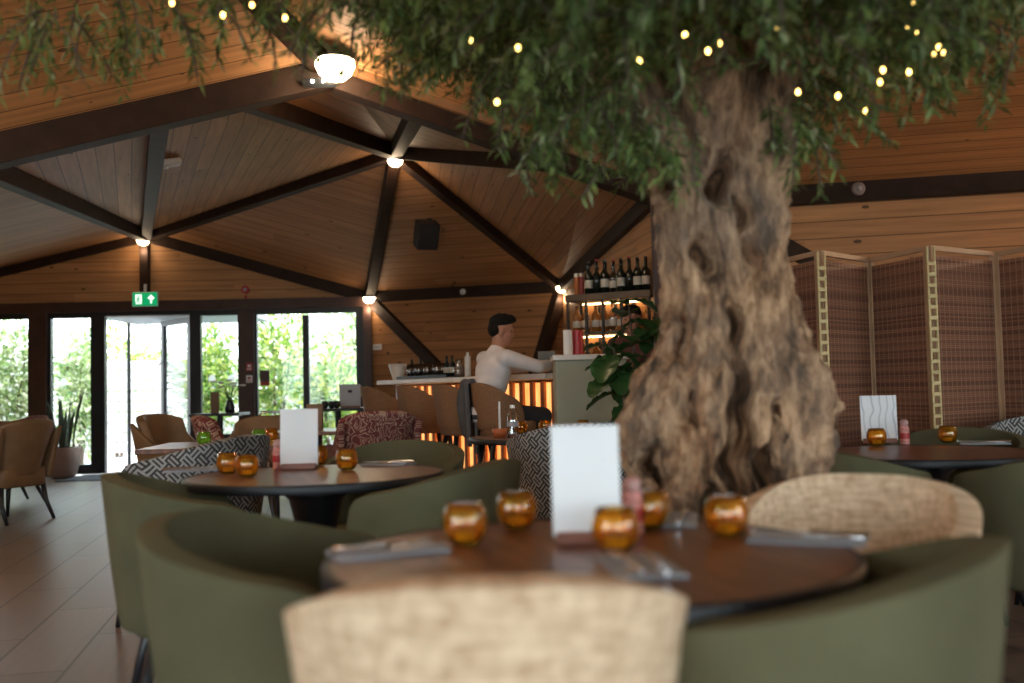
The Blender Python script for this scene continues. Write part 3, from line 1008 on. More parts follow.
# ------------------------------------------------------------------ cutlery on folded napkins
def fork_mesh(n_t=4):
    mb = MB()
    mb.tube([(0, -0.10, 0.004), (0, -0.02, 0.005), (0, 0.03, 0.006)], [0.0055, 0.0035, 0.003], 8)
    mb.box((0, 0.045, 0.006), (0.022, 0.03, 0.002))
    for k in range(n_t):
        x = (k - (n_t - 1) / 2) * 0.0065
        mb.tube([(x, 0.058, 0.006), (x, 0.085, 0.0075), (x, 0.105, 0.006)], [0.0016, 0.0016, 0.0008], 6)
    return mb


def knife_mesh():
    mb = MB()
    mb.tube([(0, -0.11, 0.004), (0, -0.06, 0.005), (0, 0.0, 0.005)], [0.006, 0.006, 0.0045], 8)
    vs = []
    for y, w in ((0.0, 0.006), (0.05, 0.010), (0.09, 0.010), (0.115, 0.003)):
        vs += [(-0.004, y, 0.004), (w, y, 0.004), (w, y, 0.0052), (-0.004, y, 0.0058)]
    fs = []
    for i in range(3):
        for k in range(4): fs.append((i * 4 + k, i * 4 + (k + 1) % 4, i * 4 + 4 + (k + 1) % 4, i * 4 + 4 + k))
    fs += [(3, 2, 1, 0), (12, 13, 14, 15)]
    return mb.add(vs, fs)


def napkin_mesh(w=0.11, d=0.21):
    mb = MB()
    for k in range(3):
        def fn(u, v, k=k):
            x = (u - .5) * w * (1 - 0.02 * k); y = (v - .5) * d * (1 - .015 * k)
            return V3((x, y, 0.0012 + 0.0022 * k + 0.0006 * math.sin(9 * u + 7 * v + k))), (x, y)
        mb.grid(fn, 6, 10)
    return mb


np0 = napkin_mesh().build('napkin', M_napkin, None, solid=0.0016)
fk0 = fork_mesh().build('fork', M_steel, None, smooth=True)
kn0 = knife_mesh().build('knife', M_steel, None)


def put_single(o, loc, rz, label, cat, group):
    c = o if o.name not in USED else o.copy()
    if o.name in USED: COL.objects.link(c)
    USED.add(o.name)
    c.location = loc; c.rotation_euler = (0, 0, rz)
    return tag(c, label, cat, group)


for px, py, rz, where in ((388, 553, -1.15, 'left side of the near table'), (640, 568, 0.1, 'front edge of the near table'),
                          (808, 541, 1.15, 'right side of the near table'), (672, 521, -0.2, 'near table in front of the trunk'),
                          (192, 471, -1.3, 'left side of the middle table'), (388, 465, 1.2, 'right side of the middle table'),
                          (985, 444, 1.2, 'right side of the right table')):
    q = on_table(px, py); R = Matrix.Rotation(rz, 3, 'Z')
    put_single(np0, q, rz, 'grey folded napkin under cutlery on the ' + where, 'napkin', 'folded napkins')
    put_single(fk0, q + R @ V3((-0.022, 0, 0.0075)), rz + 0.05, 'steel fork on the napkin at the ' + where, 'fork', 'steel forks')
    put_single(kn0, q + R @ V3((0.022, 0, 0.0075)), rz - 0.04, 'steel knife on the napkin at the ' + where, 'knife', 'steel knives')

# ------------------------------------------------------------------ the bar
def bar_R():
    return Matrix((bd, -bn, V3((0, 0, 1)))).transposed()      # local x along the bar, -y out to the guests


RB = bar_R()


def glow_mat():
    """backlit translucent panel"""
    m, nt, b = new_mat('backlit_amber_panel')
    tc = N(nt, 'ShaderNodeTexCoord')
    mp = N(nt, 'ShaderNodeMapping'); mp.inputs['Scale'].default_value = (9, 9, 2.2); nt.links.new(tc.outputs['Object'], mp.inputs[0])
    n = N(nt, 'ShaderNodeTexNoise'); n.inputs['Scale'].default_value = 1.3; n.inputs['Detail'].default_value = 3; nt.links.new(mp.outputs[0], n.inputs['Vector'])
    c = ramp(nt, n.outputs[0], [(0.25, (0.85, 0.22, 0.04)), (0.48, (1.0, 0.44, 0.12)), (0.7, (1.0, 0.68, 0.28))])
    nt.links.new(c, b.inputs['Base Color']); nt.links.new(c, b.inputs['Emission Color'])
    b.inputs['Emission Strength'].default_value = 1.0
    b.inputs['Roughness'].default_value = 0.3
    return m


M_slat = simple('orange_wood_slat', (0.50, 0.17, 0.05), 0.55, var=0.3)
bar = thing('bar_counter', 'long bar counter with pale stone top and glowing amber slatted front', 'bar counter', bar_at(0, 0))
L = BLEN
MB().box(RB @ V3((L / 2, 0.22, BZ - 0.022)), (L + 0.04, 0.62, 0.045), RB).build('countertop', M_counter, bar, bevel=0.006)
MB().box(RB @ V3((L / 2 + 0.05, 0.20, 0.09 + (BZ - 0.16) / 2)), (L - 0.12, 0.03, BZ - 0.16), RB).build('glow_panel', glow_mat(), bar)
nsl = 19
for k in range(nsl):
    x = 0.12 + k * (L - 0.18) / (nsl - 1)
    MB().box(RB @ V3((x, 0.165, 0.09 + (BZ - 0.15) / 2)), (0.055, 0.03, BZ - 0.15), RB).build('front_slat', M_slat, bar, bevel=0.004)
MB().box(RB @ V3((0.01, 0.33, (BZ - 0.05) / 2)), (0.05, 0.40, BZ - 0.05), RB).build('end_panel', M_counter, bar, bevel=0.004)
MB().box(RB @ V3((L / 2, 0.36, (BZ - 0.06) / 2)), (L - 0.05, 0.26, BZ - 0.06), RB).build('body', M_post, bar)
MB().box(RB @ V3((L / 2, 0.2, 0.045)), (L - 0.04, 0.04, 0.09), RB).build('plinth', M_black, bar)

c0 = P(554, 355, 7.28); c1 = P(628, 354, 7.28)
cw = c1.x - c0.x; CZ = c0.z
cab = thing('bar_cabinet', 'tall pale sage green cabinet at the right end of the bar', 'cabinet', ((c0.x + c1.x) / 2, 7.56, 0))
MB().box((0, 0, CZ / 2 - 0.02), (cw - 0.02, 0.52, CZ - 0.04)).build('body', M_sage, cab, bevel=0.006)
MB().box((0, -0.005, CZ - 0.02), (cw + 0.02, 0.56, 0.04)).build('countertop', M_counter, cab, bevel=0.006)
MB().box((0, -0.24, 0.04), (cw - 0.04, 0.06, 0.08)).build('plinth', M_black, cab)
MB().box((cw / 2 + 0.025, 0.02, CZ / 2 - 0.03), (0.05, 0.5, CZ - 0.06)).build('side_panel', M_lightwood, cab)

# back bar: long top shelf on black posts with lit shelves beneath
s0 = P(566, 297, 9.0); s1 = P(651, 288, 8.62)
SHZ = (s0.z + s1.z) / 2
sd = g0(s1) - g0(s0); SL = sd.length; sd.normalize(); sn = V3((-sd.y, sd.x, 0))
RS = Matrix((sd, sn, V3((0, 0, 1)))).transposed()
M_shelf = simple('grey_oak_shelf', (0.12, 0.085, 0.055), 0.6, var=0.25)
bb = thing('back_bar_shelving', 'black framed back bar with a thick grey wood top shelf', 'shelving', g0(s0))
MB().box(RS @ V3((SL / 2, 0.14, SHZ - 0.03)), (SL, 0.34, 0.06), RS).build('top_shelf', M_shelf, bb, bevel=0.005)
for x in (0.02, 0.2, 0.36, 0.54, SL - 0.02):
    for y in (-0.01, 0.29):
        MB().box(RS @ V3((x, y, (SHZ - 0.06) / 2)), (0.022, 0.022, SHZ - 0.06), RS).build('post', M_black, bb)
for z in (0.95, 1.20, 1.53):
    MB().box(RS @ V3((SL / 2, 0.14, z)), (SL - 0.02, 0.28, 0.025), RS).build('shelf', M_shelf, bb)
MB().box(RS @ V3((SL / 2, 0.31, SHZ / 2)), (SL, 0.015, SHZ - 0.08), RS).build('back_panel', M_pine_lit, bb)
M_strip = emit('warm_strip', (1.0, 0.62, 0.28), 9)
MB().box(RS @ V3((SL / 2, 0.26, SHZ - 0.07)), (SL - 0.1, 0.02, 0.012), RS).build('led_strip', M_strip, bb)
MB().box(RS @ V3((SL / 2, 0.26, 1.508)), (SL - 0.1, 0.02, 0.012), RS).build('led_strip', M_strip, bb)


def bottle_proto(name, mat, h, r, neck=0.35, label=None, cap=M_black):
    t = thing(name, '', 'bottle')
    MB().lathe([(0, 0), (r, 0), (r, h * (1 - neck) - r * .6), (r * 0.8, h * (1 - neck) - r * .1), (r * 0.38, h * (1 - neck) + r * .6), (r * 0.36, h * .93), (r * .42, h * .935), (r * .42, h * .955), (0, h * .955)], 14).build('glass', mat, t, smooth=True)
    MB().lathe([(0, h * .955), (r * .4, h * .955), (r * .4, h), (0, h)], 12).build('cap', cap, t)
    if label: MB().lathe([(r * 1.01, h * .18), (r * 1.02, h * .185), (r * 1.02, h * .42), (r * 1.01, h * .425)], 14).build('paper_label', label, t, smooth=True)
    return t


M_wineg = simple('dark_wine_glass', (0.012, 0.016, 0.012), 0.12)
M_clearb = clear_glass('clear_bottle', (0.9, 0.86, 0.8), 0.4)
M_amberb = simple('amber_spirit', (0.36, 0.13, 0.03), 0.12)
M_lab = simple('cream_label', (0.55, 0.50, 0.42), 0.7)
b_w = bottle_proto('bottle', M_wineg, 0.30, 0.037, label=M_lab)
b_w2 = bottle_proto('bottle', M_wineg, 0.31, 0.036, 0.42, cap=M_redp)
b_c = bottle_proto('bottle', M_clearb, 0.25, 0.036, 0.32, label=M_lab)
b_a = bottle_proto('bottle', M_amberb, 0.24, 0.040, 0.30, label=M_lab)
org = g0(s0)
GTOP = 'bottles along the top shelf of the back bar'
kinds = [b_w, b_w2, b_w, b_c, b_w, b_w2, b_w, b_w]
lab_of = {b_w.name: 'dark wine bottle with cream label on the top back-bar shelf', b_w2.name: 'dark wine bottle without a label and with red cap on the top shelf',
          b_c.name: 'clear bottle with cream label among dark ones on the top shelf', b_a.name: 'amber spirit bottle on the lit back-bar shelf'}
for row in range(2):
    for k in range(8):
        x = 0.20 + k * 0.078 + row * 0.035; p = kinds[(k + 3 * row) % 8]
        if x > SL - 0.04: continue
        place(p, USED, org + RS @ V3((x, 0.06 + row * 0.13, SHZ)), random.uniform(0, 6), lab_of[p.name], GTOP)
GLIT = 'bottles on the lit shelves behind the bar'
for z in (1.2130, 1.5430):
    for k in range(7):
        x = (0.06, 0.145, 0.245, 0.325, 0.405, 0.49, 0.60)[k]
        p = (b_a, b_c, b_a)[k % 3]
        l = {b_a.name: 'amber spirit bottle on the ' + ('upper' if z > 1.5 else 'lower') + ' lit shelf behind the bar', b_c.name: 'clear spirit bottle on the ' + ('upper' if z > 1.5 else 'lower') + ' lit shelf behind the bar'}[p.name]
        place(p, USED, org + RS @ V3((x, 0.10, z)), random.uniform(0, 6), l, GLIT)
tubes = [('orange gift tube, first on the top shelf', 0.075, (0.45, 0.12, 0.02)), ('dark red gift tube, second on the top shelf', 0.125, (0.25, 0.02, 0.02))]
for l, x, c in tubes:
    t = thing('gift_tube', l, 'tube', org + RS @ V3((x, 0.07, SHZ)), 0, 'gift tubes on the top shelf')
    m = simple('tube_paper', c, 0.45)
    MB().lathe([(0, 0), (0.022, 0), (0.022, 0.17), (0, 0.17)], 18).build('tube', m, t)
    MB().lathe([(0.023, 0.165), (0.023, 0.2), (0, 0.2)], 18).build('lid', M_brass, t)

# things on the cabinet
q = V3((P(568, 350, 7.45).x, 7.45, CZ)); t = thing('canister', 'white canister on the sage cabinet', 'canister', q)
MB().lathe([(0, 0), (0.034, 0), (0.034, 0.17), (0, 0.17)], 24).build('body', M_white, t); MB().lathe([(0.035, 0.165), (0.035, 0.187), (0.03, 0.19), (0, 0.19)], 24).build('lid', M_white, t)
q = V3((P(578, 350, 7.50).x, 7.50, CZ)); t = thing('canister', 'red canister on the sage cabinet beside the white one', 'canister', q)
MB().lathe([(0, 0), (0.042, 0), (0.042, 0.17), (0, 0.17)], 24).build('body', M_redp, t); MB().lathe([(0.043, 0.165), (0.043, 0.185), (0.03, 0.19), (0, 0.19)], 24).build('lid', M_redp, t)

# things on the bar counter
def on_bar(px, off=-0.22):
    lo, hi = -0.02, 1.02
    for _ in range(50):
        m_ = (lo + hi) / 2; x = bar_at(m_, off, BZ) - V3((0, 0, HC))
        if 512 + F_PX * x.dot(_r) / x.dot(_f) < px: lo = m_
        else: hi = m_
    return bar_at(lo, off, BZ + 0.0005)


t = thing('bowl', 'white tapered bowl at the far end of the counter', 'bowl', on_bar(398, -0.15))
MB().lathe([(0, 0), (0.05, 0), (0.055, 0.01), (0.10, 0.17), (0.095, 0.172), (0.05, 0.02), (0, 0.015)], 28).build('bowl_body', M_counter, t, smooth=True, weld=True)
tr = thing('drip_tray', 'long black tray under the glasses on the counter', 'tray', on_bar(432, -0.16), math.atan2(bd.y, bd.x))
MB().box((0, 0, 0.008), (1.05, 0.26, 0.016)).build('tray_base', M_black, tr, bevel=0.004)
MB().box((0, 0.125, 0.02), (1.05, 0.012, 0.028)).box((0, -0.125, 0.02), (1.05, 0.012, 0.028)).build('rim', M_black, tr)
M_tumb = clear_glass('tumbler_glass', (0.86, 0.9, 0.9), 0.9)
tg = thing('tumbler', '', 'glass')
MB().lathe([(0, 0), (0.028, 0), (0.036, 0.14), (0.0335, 0.14), (0.026, 0.01), (0, 0.01)], 18).build('glass', M_tumb, tg, smooth=True, weld=True)
for k, px in enumerate((410, 414.5, 419, 423.5, 428, 432.5, 437, 441.5)):
    q = on_bar(px, -0.10 - 0.07 * (k % 2)); q.z += 0.016
    place(tg, USED, q, 0, 'clear tumbler standing on the black tray on the counter', 'tumblers on the counter tray')
b_s = bottle_proto('bottle', M_wineg, 0.20, 0.033, 0.35, label=M_lab)
for k, px in enumerate((412, 421, 447, 452.5)):
    q = on_bar(px, -0.24 if k < 2 else -0.13); q.z += 0.016
    place(b_s, USED, q, 0, 'small dark bottle among the tumblers on the counter tray', 'small bottles on the counter tray')
jug = thing('glass_jug', 'short glass jug of brown drink on the tray nearest the person', 'jug', on_bar(459, -0.15) + V3((0, 0, 0.0175)))
MB().lathe([(0, 0), (0.05, 0), (0.052, 0.06), (0.03, 0.12), (0.032, 0.16), (0.028, 0.16), (0.027, 0.12), (0.045, 0.06), (0, 0.012)], 20).build('glass', M_tumb, jug, smooth=True, weld=True)
MB().lathe([(0, 0.014), (0.043, 0.014), (0.044, 0.055), (0, 0.055)], 20).build('drink', M_amberb, jug)
wb = thing('tall_bottle', 'tall white cylinder bottle on the counter left of the person', 'bottle', on_bar(468, -0.20))
MB().lathe([(0, 0), (0.030, 0), (0.030, 0.17), (0.027, 0.2), (0, 0.215)], 22).build('body', M_white, wb, smooth=True)
MB().lathe([(0.012, 0.205), (0.012, 0.235), (0, 0.24)], 14).build('cap', M_white, wb)
M_blueg = simple('blue_grey_case', (0.16, 0.20, 0.22), 0.5)
tm = thing('card_terminal', 'upright blue-grey screen stand on the counter before the person', 'screen', on_bar(547, -0.30), math.atan2(bd.y, bd.x) + 0.9)
MB().box((0, 0, 0.006), (0.12, 0.10, 0.012)).build('base', M_black, tm, bevel=0.003)
tl = Matrix.Rotation(math.radians(-10), 3, 'X')
MB().box((0, 0.01, 0.10), (0.15, 0.014, 0.20), tl).build('screen', M_blueg, tm, bevel=0.004)
db = thing('dish', 'small brown dish on the counter by the person', 'dish', on_bar(540, -0.10))
MB().lathe([(0, 0), (0.05, 0), (0.09, 0.03), (0.087, 0.032), (0.05, 0.008), (0, 0.008)], 24).build('dish_body', M_redwood, db, smooth=True, weld=True)

# things on the bar-side table
q = on_table(513, 438); t = thing('water_bottle', 'small clear water bottle on the bar-side table', 'bottle', q)
MB().lathe([(0, 0), (0.034, 0), (0.035, 0.03), (0.032, 0.06), (0.035, 0.1), (0.03, 0.14), (0.014, 0.17), (0.014, 0.19), (0, 0.19)], 20).build('body', M_tumb, t, smooth=True)
MB().lathe([(0.0155, 0.18), (0.0155, 0.2), (0, 0.201)], 14).build('cap', M_white, t)
MB().lathe([(0.0355, 0.07), (0.0358, 0.1), (0.0352, 0.101)], 20).build('paper_label', M_napkin, t)
q = on_table(500, 437); t = thing('candlestick', 'thin white taper candle in a low orange dish on the bar-side table', 'candle', q)
MB().lathe([(0, 0), (0.035, 0), (0.05, 0.05), (0.046, 0.052), (0.03, 0.008), (0, 0.008)], 24).build('dish', simple('orange_dish', (0.5, 0.13, 0.04), 0.4), t, smooth=True)
MB().lathe([(0, 0.008), (0.008, 0.008), (0.006, 0.22), (0, 0.222)], 12).build('candle', M_white, t)

# ------------------------------------------------------------------ people
M_skin = simple('skin', (0.36, 0.17, 0.11), 0.55, var=0.06)
M_hair = simple('dark_hair', (0.008, 0.006, 0.005), 0.8,spec=0.2, bump=0.8, bscale=120)
M_shirt = simple('pale_shirt', (0.66, 0.62, 0.62), 0.85, var=0.06, bump=0.3, bscale=40)
M_jeans = simple('dark_jeans', (0.045, 0.045, 0.055), 0.85, var=0.15)
M_shoe = simple('black_shoe', (0.015, 0.014, 0.014), 0.5)
M_plaid = simple('dark_red_shirt', (0.10, 0.035, 0.03), 0.85, var=0.4, scale=25)


def chain(mb, pts, rad, n=14):
    """a limb: tapered segments with round joints"""
    for i in range(len(pts) - 1):
        p, q = V3(pts[i]), V3(pts[i + 1])
        mb.tube([p, q], [rad[i], rad[i + 1]], n)
    for p, r in zip(pts, rad): mb.ball(p, r, 14, 8)


def remesh(mb, name, mat, parent, voxel=0.012, smooth=4):
    o = mb.build(name, mat, None, smooth=True)
    md = o.modifiers.new('r', 'REMESH'); md.mode = 'VOXEL'; md.voxel_size = voxel
    ms = o.modifiers.new('s', 'SMOOTH'); ms.iterations = smooth; ms.factor = 0.5
    dg = bpy.context.evaluated_depsgraph_get(); dg.update()
    me = bpy.data.meshes.new_from_object(o.evaluated_get(dg))
    old = o.data; o.modifiers.clear(); o.data = me; bpy.data.meshes.remove(old)
    me.polygons.foreach_set('use_smooth', [True] * len(me.polygons))
    if not me.materials: me.materials.append(mat)
    o.parent = parent
    return o


def head_shapes(mb, c, turn=0.0, nod=0.0):
    R = Matrix.Rotation(turn, 3, 'Z') @ Matrix.Rotation(nod, 3, 'X')
    T = lambda p: V3(c) + R @ V3(p)
    def blob(p, r):
        tmp = MB().ball((0, 0, 0), r, 18, 12); mb.add([T(V3(v) + V3(p)) for v in tmp.v], tmp.f)
    blob((0, -0.012, 0.035), (0.076, 0.093, 0.085)); blob((0, 0.022, -0.03), (0.062, 0.070, 0.078)); blob((0, 0.055, -0.082), (0.034, 0.030, 0.026))
    blob((0, 0.092, -0.022), (0.013, 0.020, 0.016)); blob((0, 0.083, 0.004), (0.010, 0.014, 0.028))          # nose
    blob((0, 0.082, -0.056), (0.024, 0.010, 0.007)); blob((0, 0.080, -0.068), (0.020, 0.010, 0.007))        # lips
    blob((0, 0.070, 0.030), (0.050, 0.018, 0.010))                                                          # brow
    for sx in (-1, 1):
        blob((sx * 0.040, 0.055, -0.022), (0.022, 0.022, 0.020)); blob((sx * 0.077, -0.012, -0.012), (0.010, 0.020, 0.032))
    return T


def hand(mb, wrist, direction, up, curl=0.6, side=1):
    w = V3(wrist); d = V3(direction).normalized(); u = (V3(up) - d * V3(up).dot(d)).normalized(); s = d.cross(u) * side
    chain(mb, [w, w + d * 0.045, w + d * 0.085], [0.026, 0.033, 0.034])
    for k, ln in enumerate((0.070, 0.080, 0.074, 0.058)):
        b0 = w + d * 0.095 + s * (0.030 - 0.020 * k)
        p1 = b0 + (d * math.cos(curl * .5) - u * math.sin(curl * .5)) * ln * 0.55
        p2 = p1 + (d * math.cos(curl * 1.5) - u * math.sin(curl * 1.5)) * ln * 0.45
        chain(mb, [b0, p1, p2], [0.0095, 0.0085, 0.0075], 10)
    t0 = w + d * 0.03 + s * 0.030
    chain(mb, [t0, t0 + (d * 0.6 + s * 0.7) * 0.035, t0 + (d * 0.9 + s * 0.4 - u * 0.3) * 0.062], [0.013, 0.0105, 0.009], 10)


def eyes(par, T):
    for sx in (-1, 1):
        MB().ball(T((sx * 0.031, 0.071, 0.010)), (0.011, 0.008, 0.008), 12, 8).build('eye', M_black, par, smooth=True)


def person_seated():
    t = thing('person', 'person in a pale long-sleeved top seated on a bar stool, leaning on the counter', 'person', ST3 + V3((-0.08, 0.03, 0)), face((0, 0, 0), (0.86, 0.50, 0)))
    sz = 0.0
    hip = V3((0, -0.06, 0.86)); waist = V3((0, -0.05, 1.00)); chest = V3((0, 0.0, 1.18)); neckb = V3((0, 0.03, 1.33)); nk = V3((0, 0.055, 1.40)); hd = V3((0, 0.085, 1.505))
    sh = [V3((sx * 0.175, 0.02, 1.29)) for sx in (-1, 1)]
    el = [V3((-0.27, 0.25, 1.225)), V3((0.25, 0.27, 1.215))]
    wr = [V3((-0.13, 0.42, 1.225)), V3((0.16, 0.46, 1.235))]
    kn = [V3((sx * 0.12, 0.38, 0.83)) for sx in (-1, 1)]; an = [V3((sx * 0.11, 0.30, 0.40)) for sx in (-1, 1)]; toe = [V3((sx * 0.12, 0.42, 0.345)) for sx in (-1, 1)]

    def torso(mb, g):
        for c, r in ((hip, (0.165, 0.125, 0.10)), (waist, (0.145, 0.105, 0.12)), ((chest + waist) / 2, (0.155, 0.112, 0.12)), (chest, (0.17, 0.118, 0.14)), (V3((0, 0.015, 1.28)), (0.15, 0.085, 0.065))):
            mb.ball(c, tuple(x + g for x in r), 20, 12)
    def arms(mb, g, end=1.0):
        for s_, e_, w_ in zip(sh, el, wr):
            chain(mb, [neckb + (s_ - neckb) * 0.45 + V3((0, 0, -0.03)), s_, (s_ + e_) / 2, e_, (e_ + w_) / 2, e_ + (w_ - e_) * end], [0.062 + g, 0.058 + g, 0.047 + g, 0.041 + g, 0.038 + g, 0.029 + g])
    def legs(mb, g, end=1.0):
        for sx, k, a in zip((-1, 1), kn, an):
            h0 = hip + V3((sx * 0.09, 0.02, -0.02))
            chain(mb, [h0, (h0 + k) / 2, k, k + (a - k) * 0.35, k + (a - k) * end], [0.092 + g, 0.08 + g, 0.060 + g, 0.058 + g, 0.040 + g])
    body = MB()
    torso(body, 0); arms(body, 0); legs(body, 0)
    chain(body, [neckb, nk, hd + V3((0, -0.02, -0.04))], [0.062, 0.054, 0.055])
    T = head_shapes(body, hd, -0.35, -0.18)
    hand(body, wr[0], (0.6, 0.75, 0.1), (0, 0, 1), 0.9, 1); hand(body, wr[1], (-0.35, 0.6, 0.55), (0.2, -0.5, 0.8), 1.0, -1)
    for a, to in zip(an, toe): chain(body, [a, to], [0.038, 0.030])
    remesh(body, 'body', M_skin, t, 0.0085, 3)
    eyes(t, T)
    sh_ = MB(); torso(sh_, 0.012); arms(sh_, 0.010, 0.93); chain(sh_, [V3((0, 0.02, 1.31)), neckb + V3((0, 0.006, 0.015))], [0.08, 0.068])
    remesh(sh_, 'shirt', M_shirt, t, 0.012, 3)
    tr = MB(); legs(tr, 0.011, 0.93); tr.ball(hip + V3((0, 0, -0.01)), (0.178, 0.138, 0.085), 20, 10)
    remesh(tr, 'trousers', M_jeans, t, 0.013, 3)
    hr = MB()
    def hb(p, r):
        tmp = MB().ball((0, 0, 0), r, 16, 10); hr.add([T(V3(v) + V3(p)) for v in tmp.v], tmp.f)
    hb((0, -0.022, 0.062), (0.080, 0.094, 0.072)); hb((0, -0.055, 0.010), (0.074, 0.062, 0.070)); hb((0, 0.035, 0.105), (0.066, 0.070, 0.034))
    for k in range(26):
        a = k * 2.4; r = 0.055 * math.sqrt(k / 26)
        hb((r * math.cos(a), 0.01 + 1.2 * r * math.sin(a), 0.118 + 0.008 * math.sin(k * 3)), (0.018, 0.02, 0.018))
    remesh(hr, 'hair', M_hair, t, 0.008, 1)
    for a, to in zip(an, toe):
        s_ = MB(); chain(s_, [a + V3((0, -0.03, -0.03)), (a + to) / 2 + V3((0, 0, -0.01)), to], [0.042, 0.043, 0.037]); remesh(s_, 'shoe', M_shoe, t, 0.012, 2)
    ph = MB().box(wr[0] + V3((0.06, 0.10, 0.0)), (0.07, 0.14, 0.009)); 
    return t


def person_standing():
    q = P(633, 320, 8.40)
    t = thing('person', 'dark-haired person in a dark red shirt standing behind the bar, half hidden by leaves', 'person', (q.x, q.y, 0), face((0, 0, 0), (-0.55, -0.85, 0)))
    hd = V3((0, 0.03, 1.60)); nb = V3((0, 0, 1.43))
    sh = [V3((sx * 0.18, 0, 1.40)) for sx in (-1, 1)]; el = [V3((sx * 0.22, 0.0, 1.12)) for sx in (-1, 1)]; wr = [V3((sx * 0.13, 0.17, 1.04)) for sx in (-1, 1)]
    def torso(mb, g):
        for c, r in (((0, 0, 0.93), (0.165, 0.12, 0.13)), ((0, 0, 1.10), (0.15, 0.105, 0.13)), ((0, 0, 1.27), (0.175, 0.115, 0.15)), ((0, 0, 1.385), (0.15, 0.08, 0.06))):
            mb.ball(c, tuple(x + g for x in r), 18, 10)
    def arms(mb, g, end=1.0):
        for s_, e_, w_ in zip(sh, el, wr):
            chain(mb, [nb + (s_ - nb) * .5, s_, e_, e_ + (w_ - e_) * end], [0.06 + g, 0.057 + g, 0.041 + g, 0.03 + g])
    def legs(mb, g, end=1.0):
        for sx in (-1, 1):
            a = V3((sx * 0.09, 0, 0.88)); k = V3((sx * 0.10, 0.01, 0.48)); f = V3((sx * 0.10, -0.02, 0.08))
            chain(mb, [a, k, k + (f - k) * end], [0.088 + g, 0.058 + g, 0.04 + g])
    body = MB(); torso(body, 0); arms(body, 0); legs(body, 0)
    chain(body, [nb, nb + V3((0, 0.01, 0.07)), hd], [0.06, 0.054, 0.055]); T = head_shapes(body, hd, 0.2, -0.1)
    for w_, sd_ in zip(wr, (1, -1)): hand(body, w_, (-sd_ * -0.2, 1, -0.1), (0, 0, 1), 0.6, sd_)
    for sx in (-1, 1): chain(body, [(sx * 0.10, -0.02, 0.06), (sx * 0.11, 0.12, 0.04)], [0.04, 0.032])
    remesh(body, 'body', M_skin, t, 0.010, 3); eyes(t, T)
    s_ = MB(); torso(s_, 0.012); arms(s_, 0.01, 0.9); remesh(s_, 'shirt', M_plaid, t, 0.013, 3)
    l_ = MB(); legs(l_, 0.011, 0.96); l_.ball((0, 0, 0.92), (0.178, 0.133, 0.10), 18, 10); remesh(l_, 'trousers', M_jeans, t, 0.014, 3)
    hr = MB()
    for p, r in (((0, -0.02, 0.066), (0.082, 0.096, 0.07)), ((0, -0.05, 0.01), (0.077, 0.066, 0.08)), ((0, 0.03, 0.10), (0.068, 0.072, 0.036))):
        tmp = MB().ball((0, 0, 0), r, 16, 10); hr.add([T(V3(v) + V3(p)) for v in tmp.v], tmp.f)
    remesh(hr, 'hair', M_hair, t, 0.009, 2)
    for sx in (-1, 1):
        f_ = MB(); chain(f_, [(sx * 0.10, -0.04, 0.045), (sx * 0.105, 0.05, 0.045), (sx * 0.11, 0.14, 0.04)], [0.045, 0.046, 0.038]); remesh(f_, 'shoe', M_shoe, t, 0.014, 2)
    return t


person_seated(); person_standing()

# jacket hung over the stool back
jk = thing('jacket', 'grey jacket draped over the back of the occupied bar stool', 'jacket', ST3, RZ3)
M_jacket = simple('grey_jacket', (0.085, 0.082, 0.085), 0.9, var=0.2, bump=0.4, bscale=30)
def jfn(u, v):
    a0 = math.radians(-150 + 62 * u)        # around the shell, seen from above
    w = v
    r = 1.0
    if w < 0.42: z = 1.115 - (0.42 - w) * 1.3; r = 0.87
    elif w < 0.5: z = 1.115 + 0.012; r = 0.87 + (w - 0.42) / 0.08 * 0.26
    else: z = 1.115 - (w - 0.5) * 0.98; r = 1.13 - 0.10 * (w - 0.5) + 0.03 * math.sin(u * 14 + w * 3) * (w - .4)
    x = 0.275 * r * math.cos(a0); y = 0.26 * r * math.sin(a0)
    return V3((x - 0.0, y, z - 0.03 * abs(u - .5))), (u, v)
MB().grid(jfn, 20, 30).build('body', M_jacket, jk, smooth=True, solid=0.022)
sl = MB(); 
chain(sl, [(-0.20, -0.255, 1.09), (-0.215, -0.275, 0.95), (-0.20, -0.27, 0.80), (-0.19, -0.255, 0.70)], [0.05, 0.055, 0.048, 0.038])
remesh(sl, 'sleeve', M_jacket, jk, 0.014, 3)

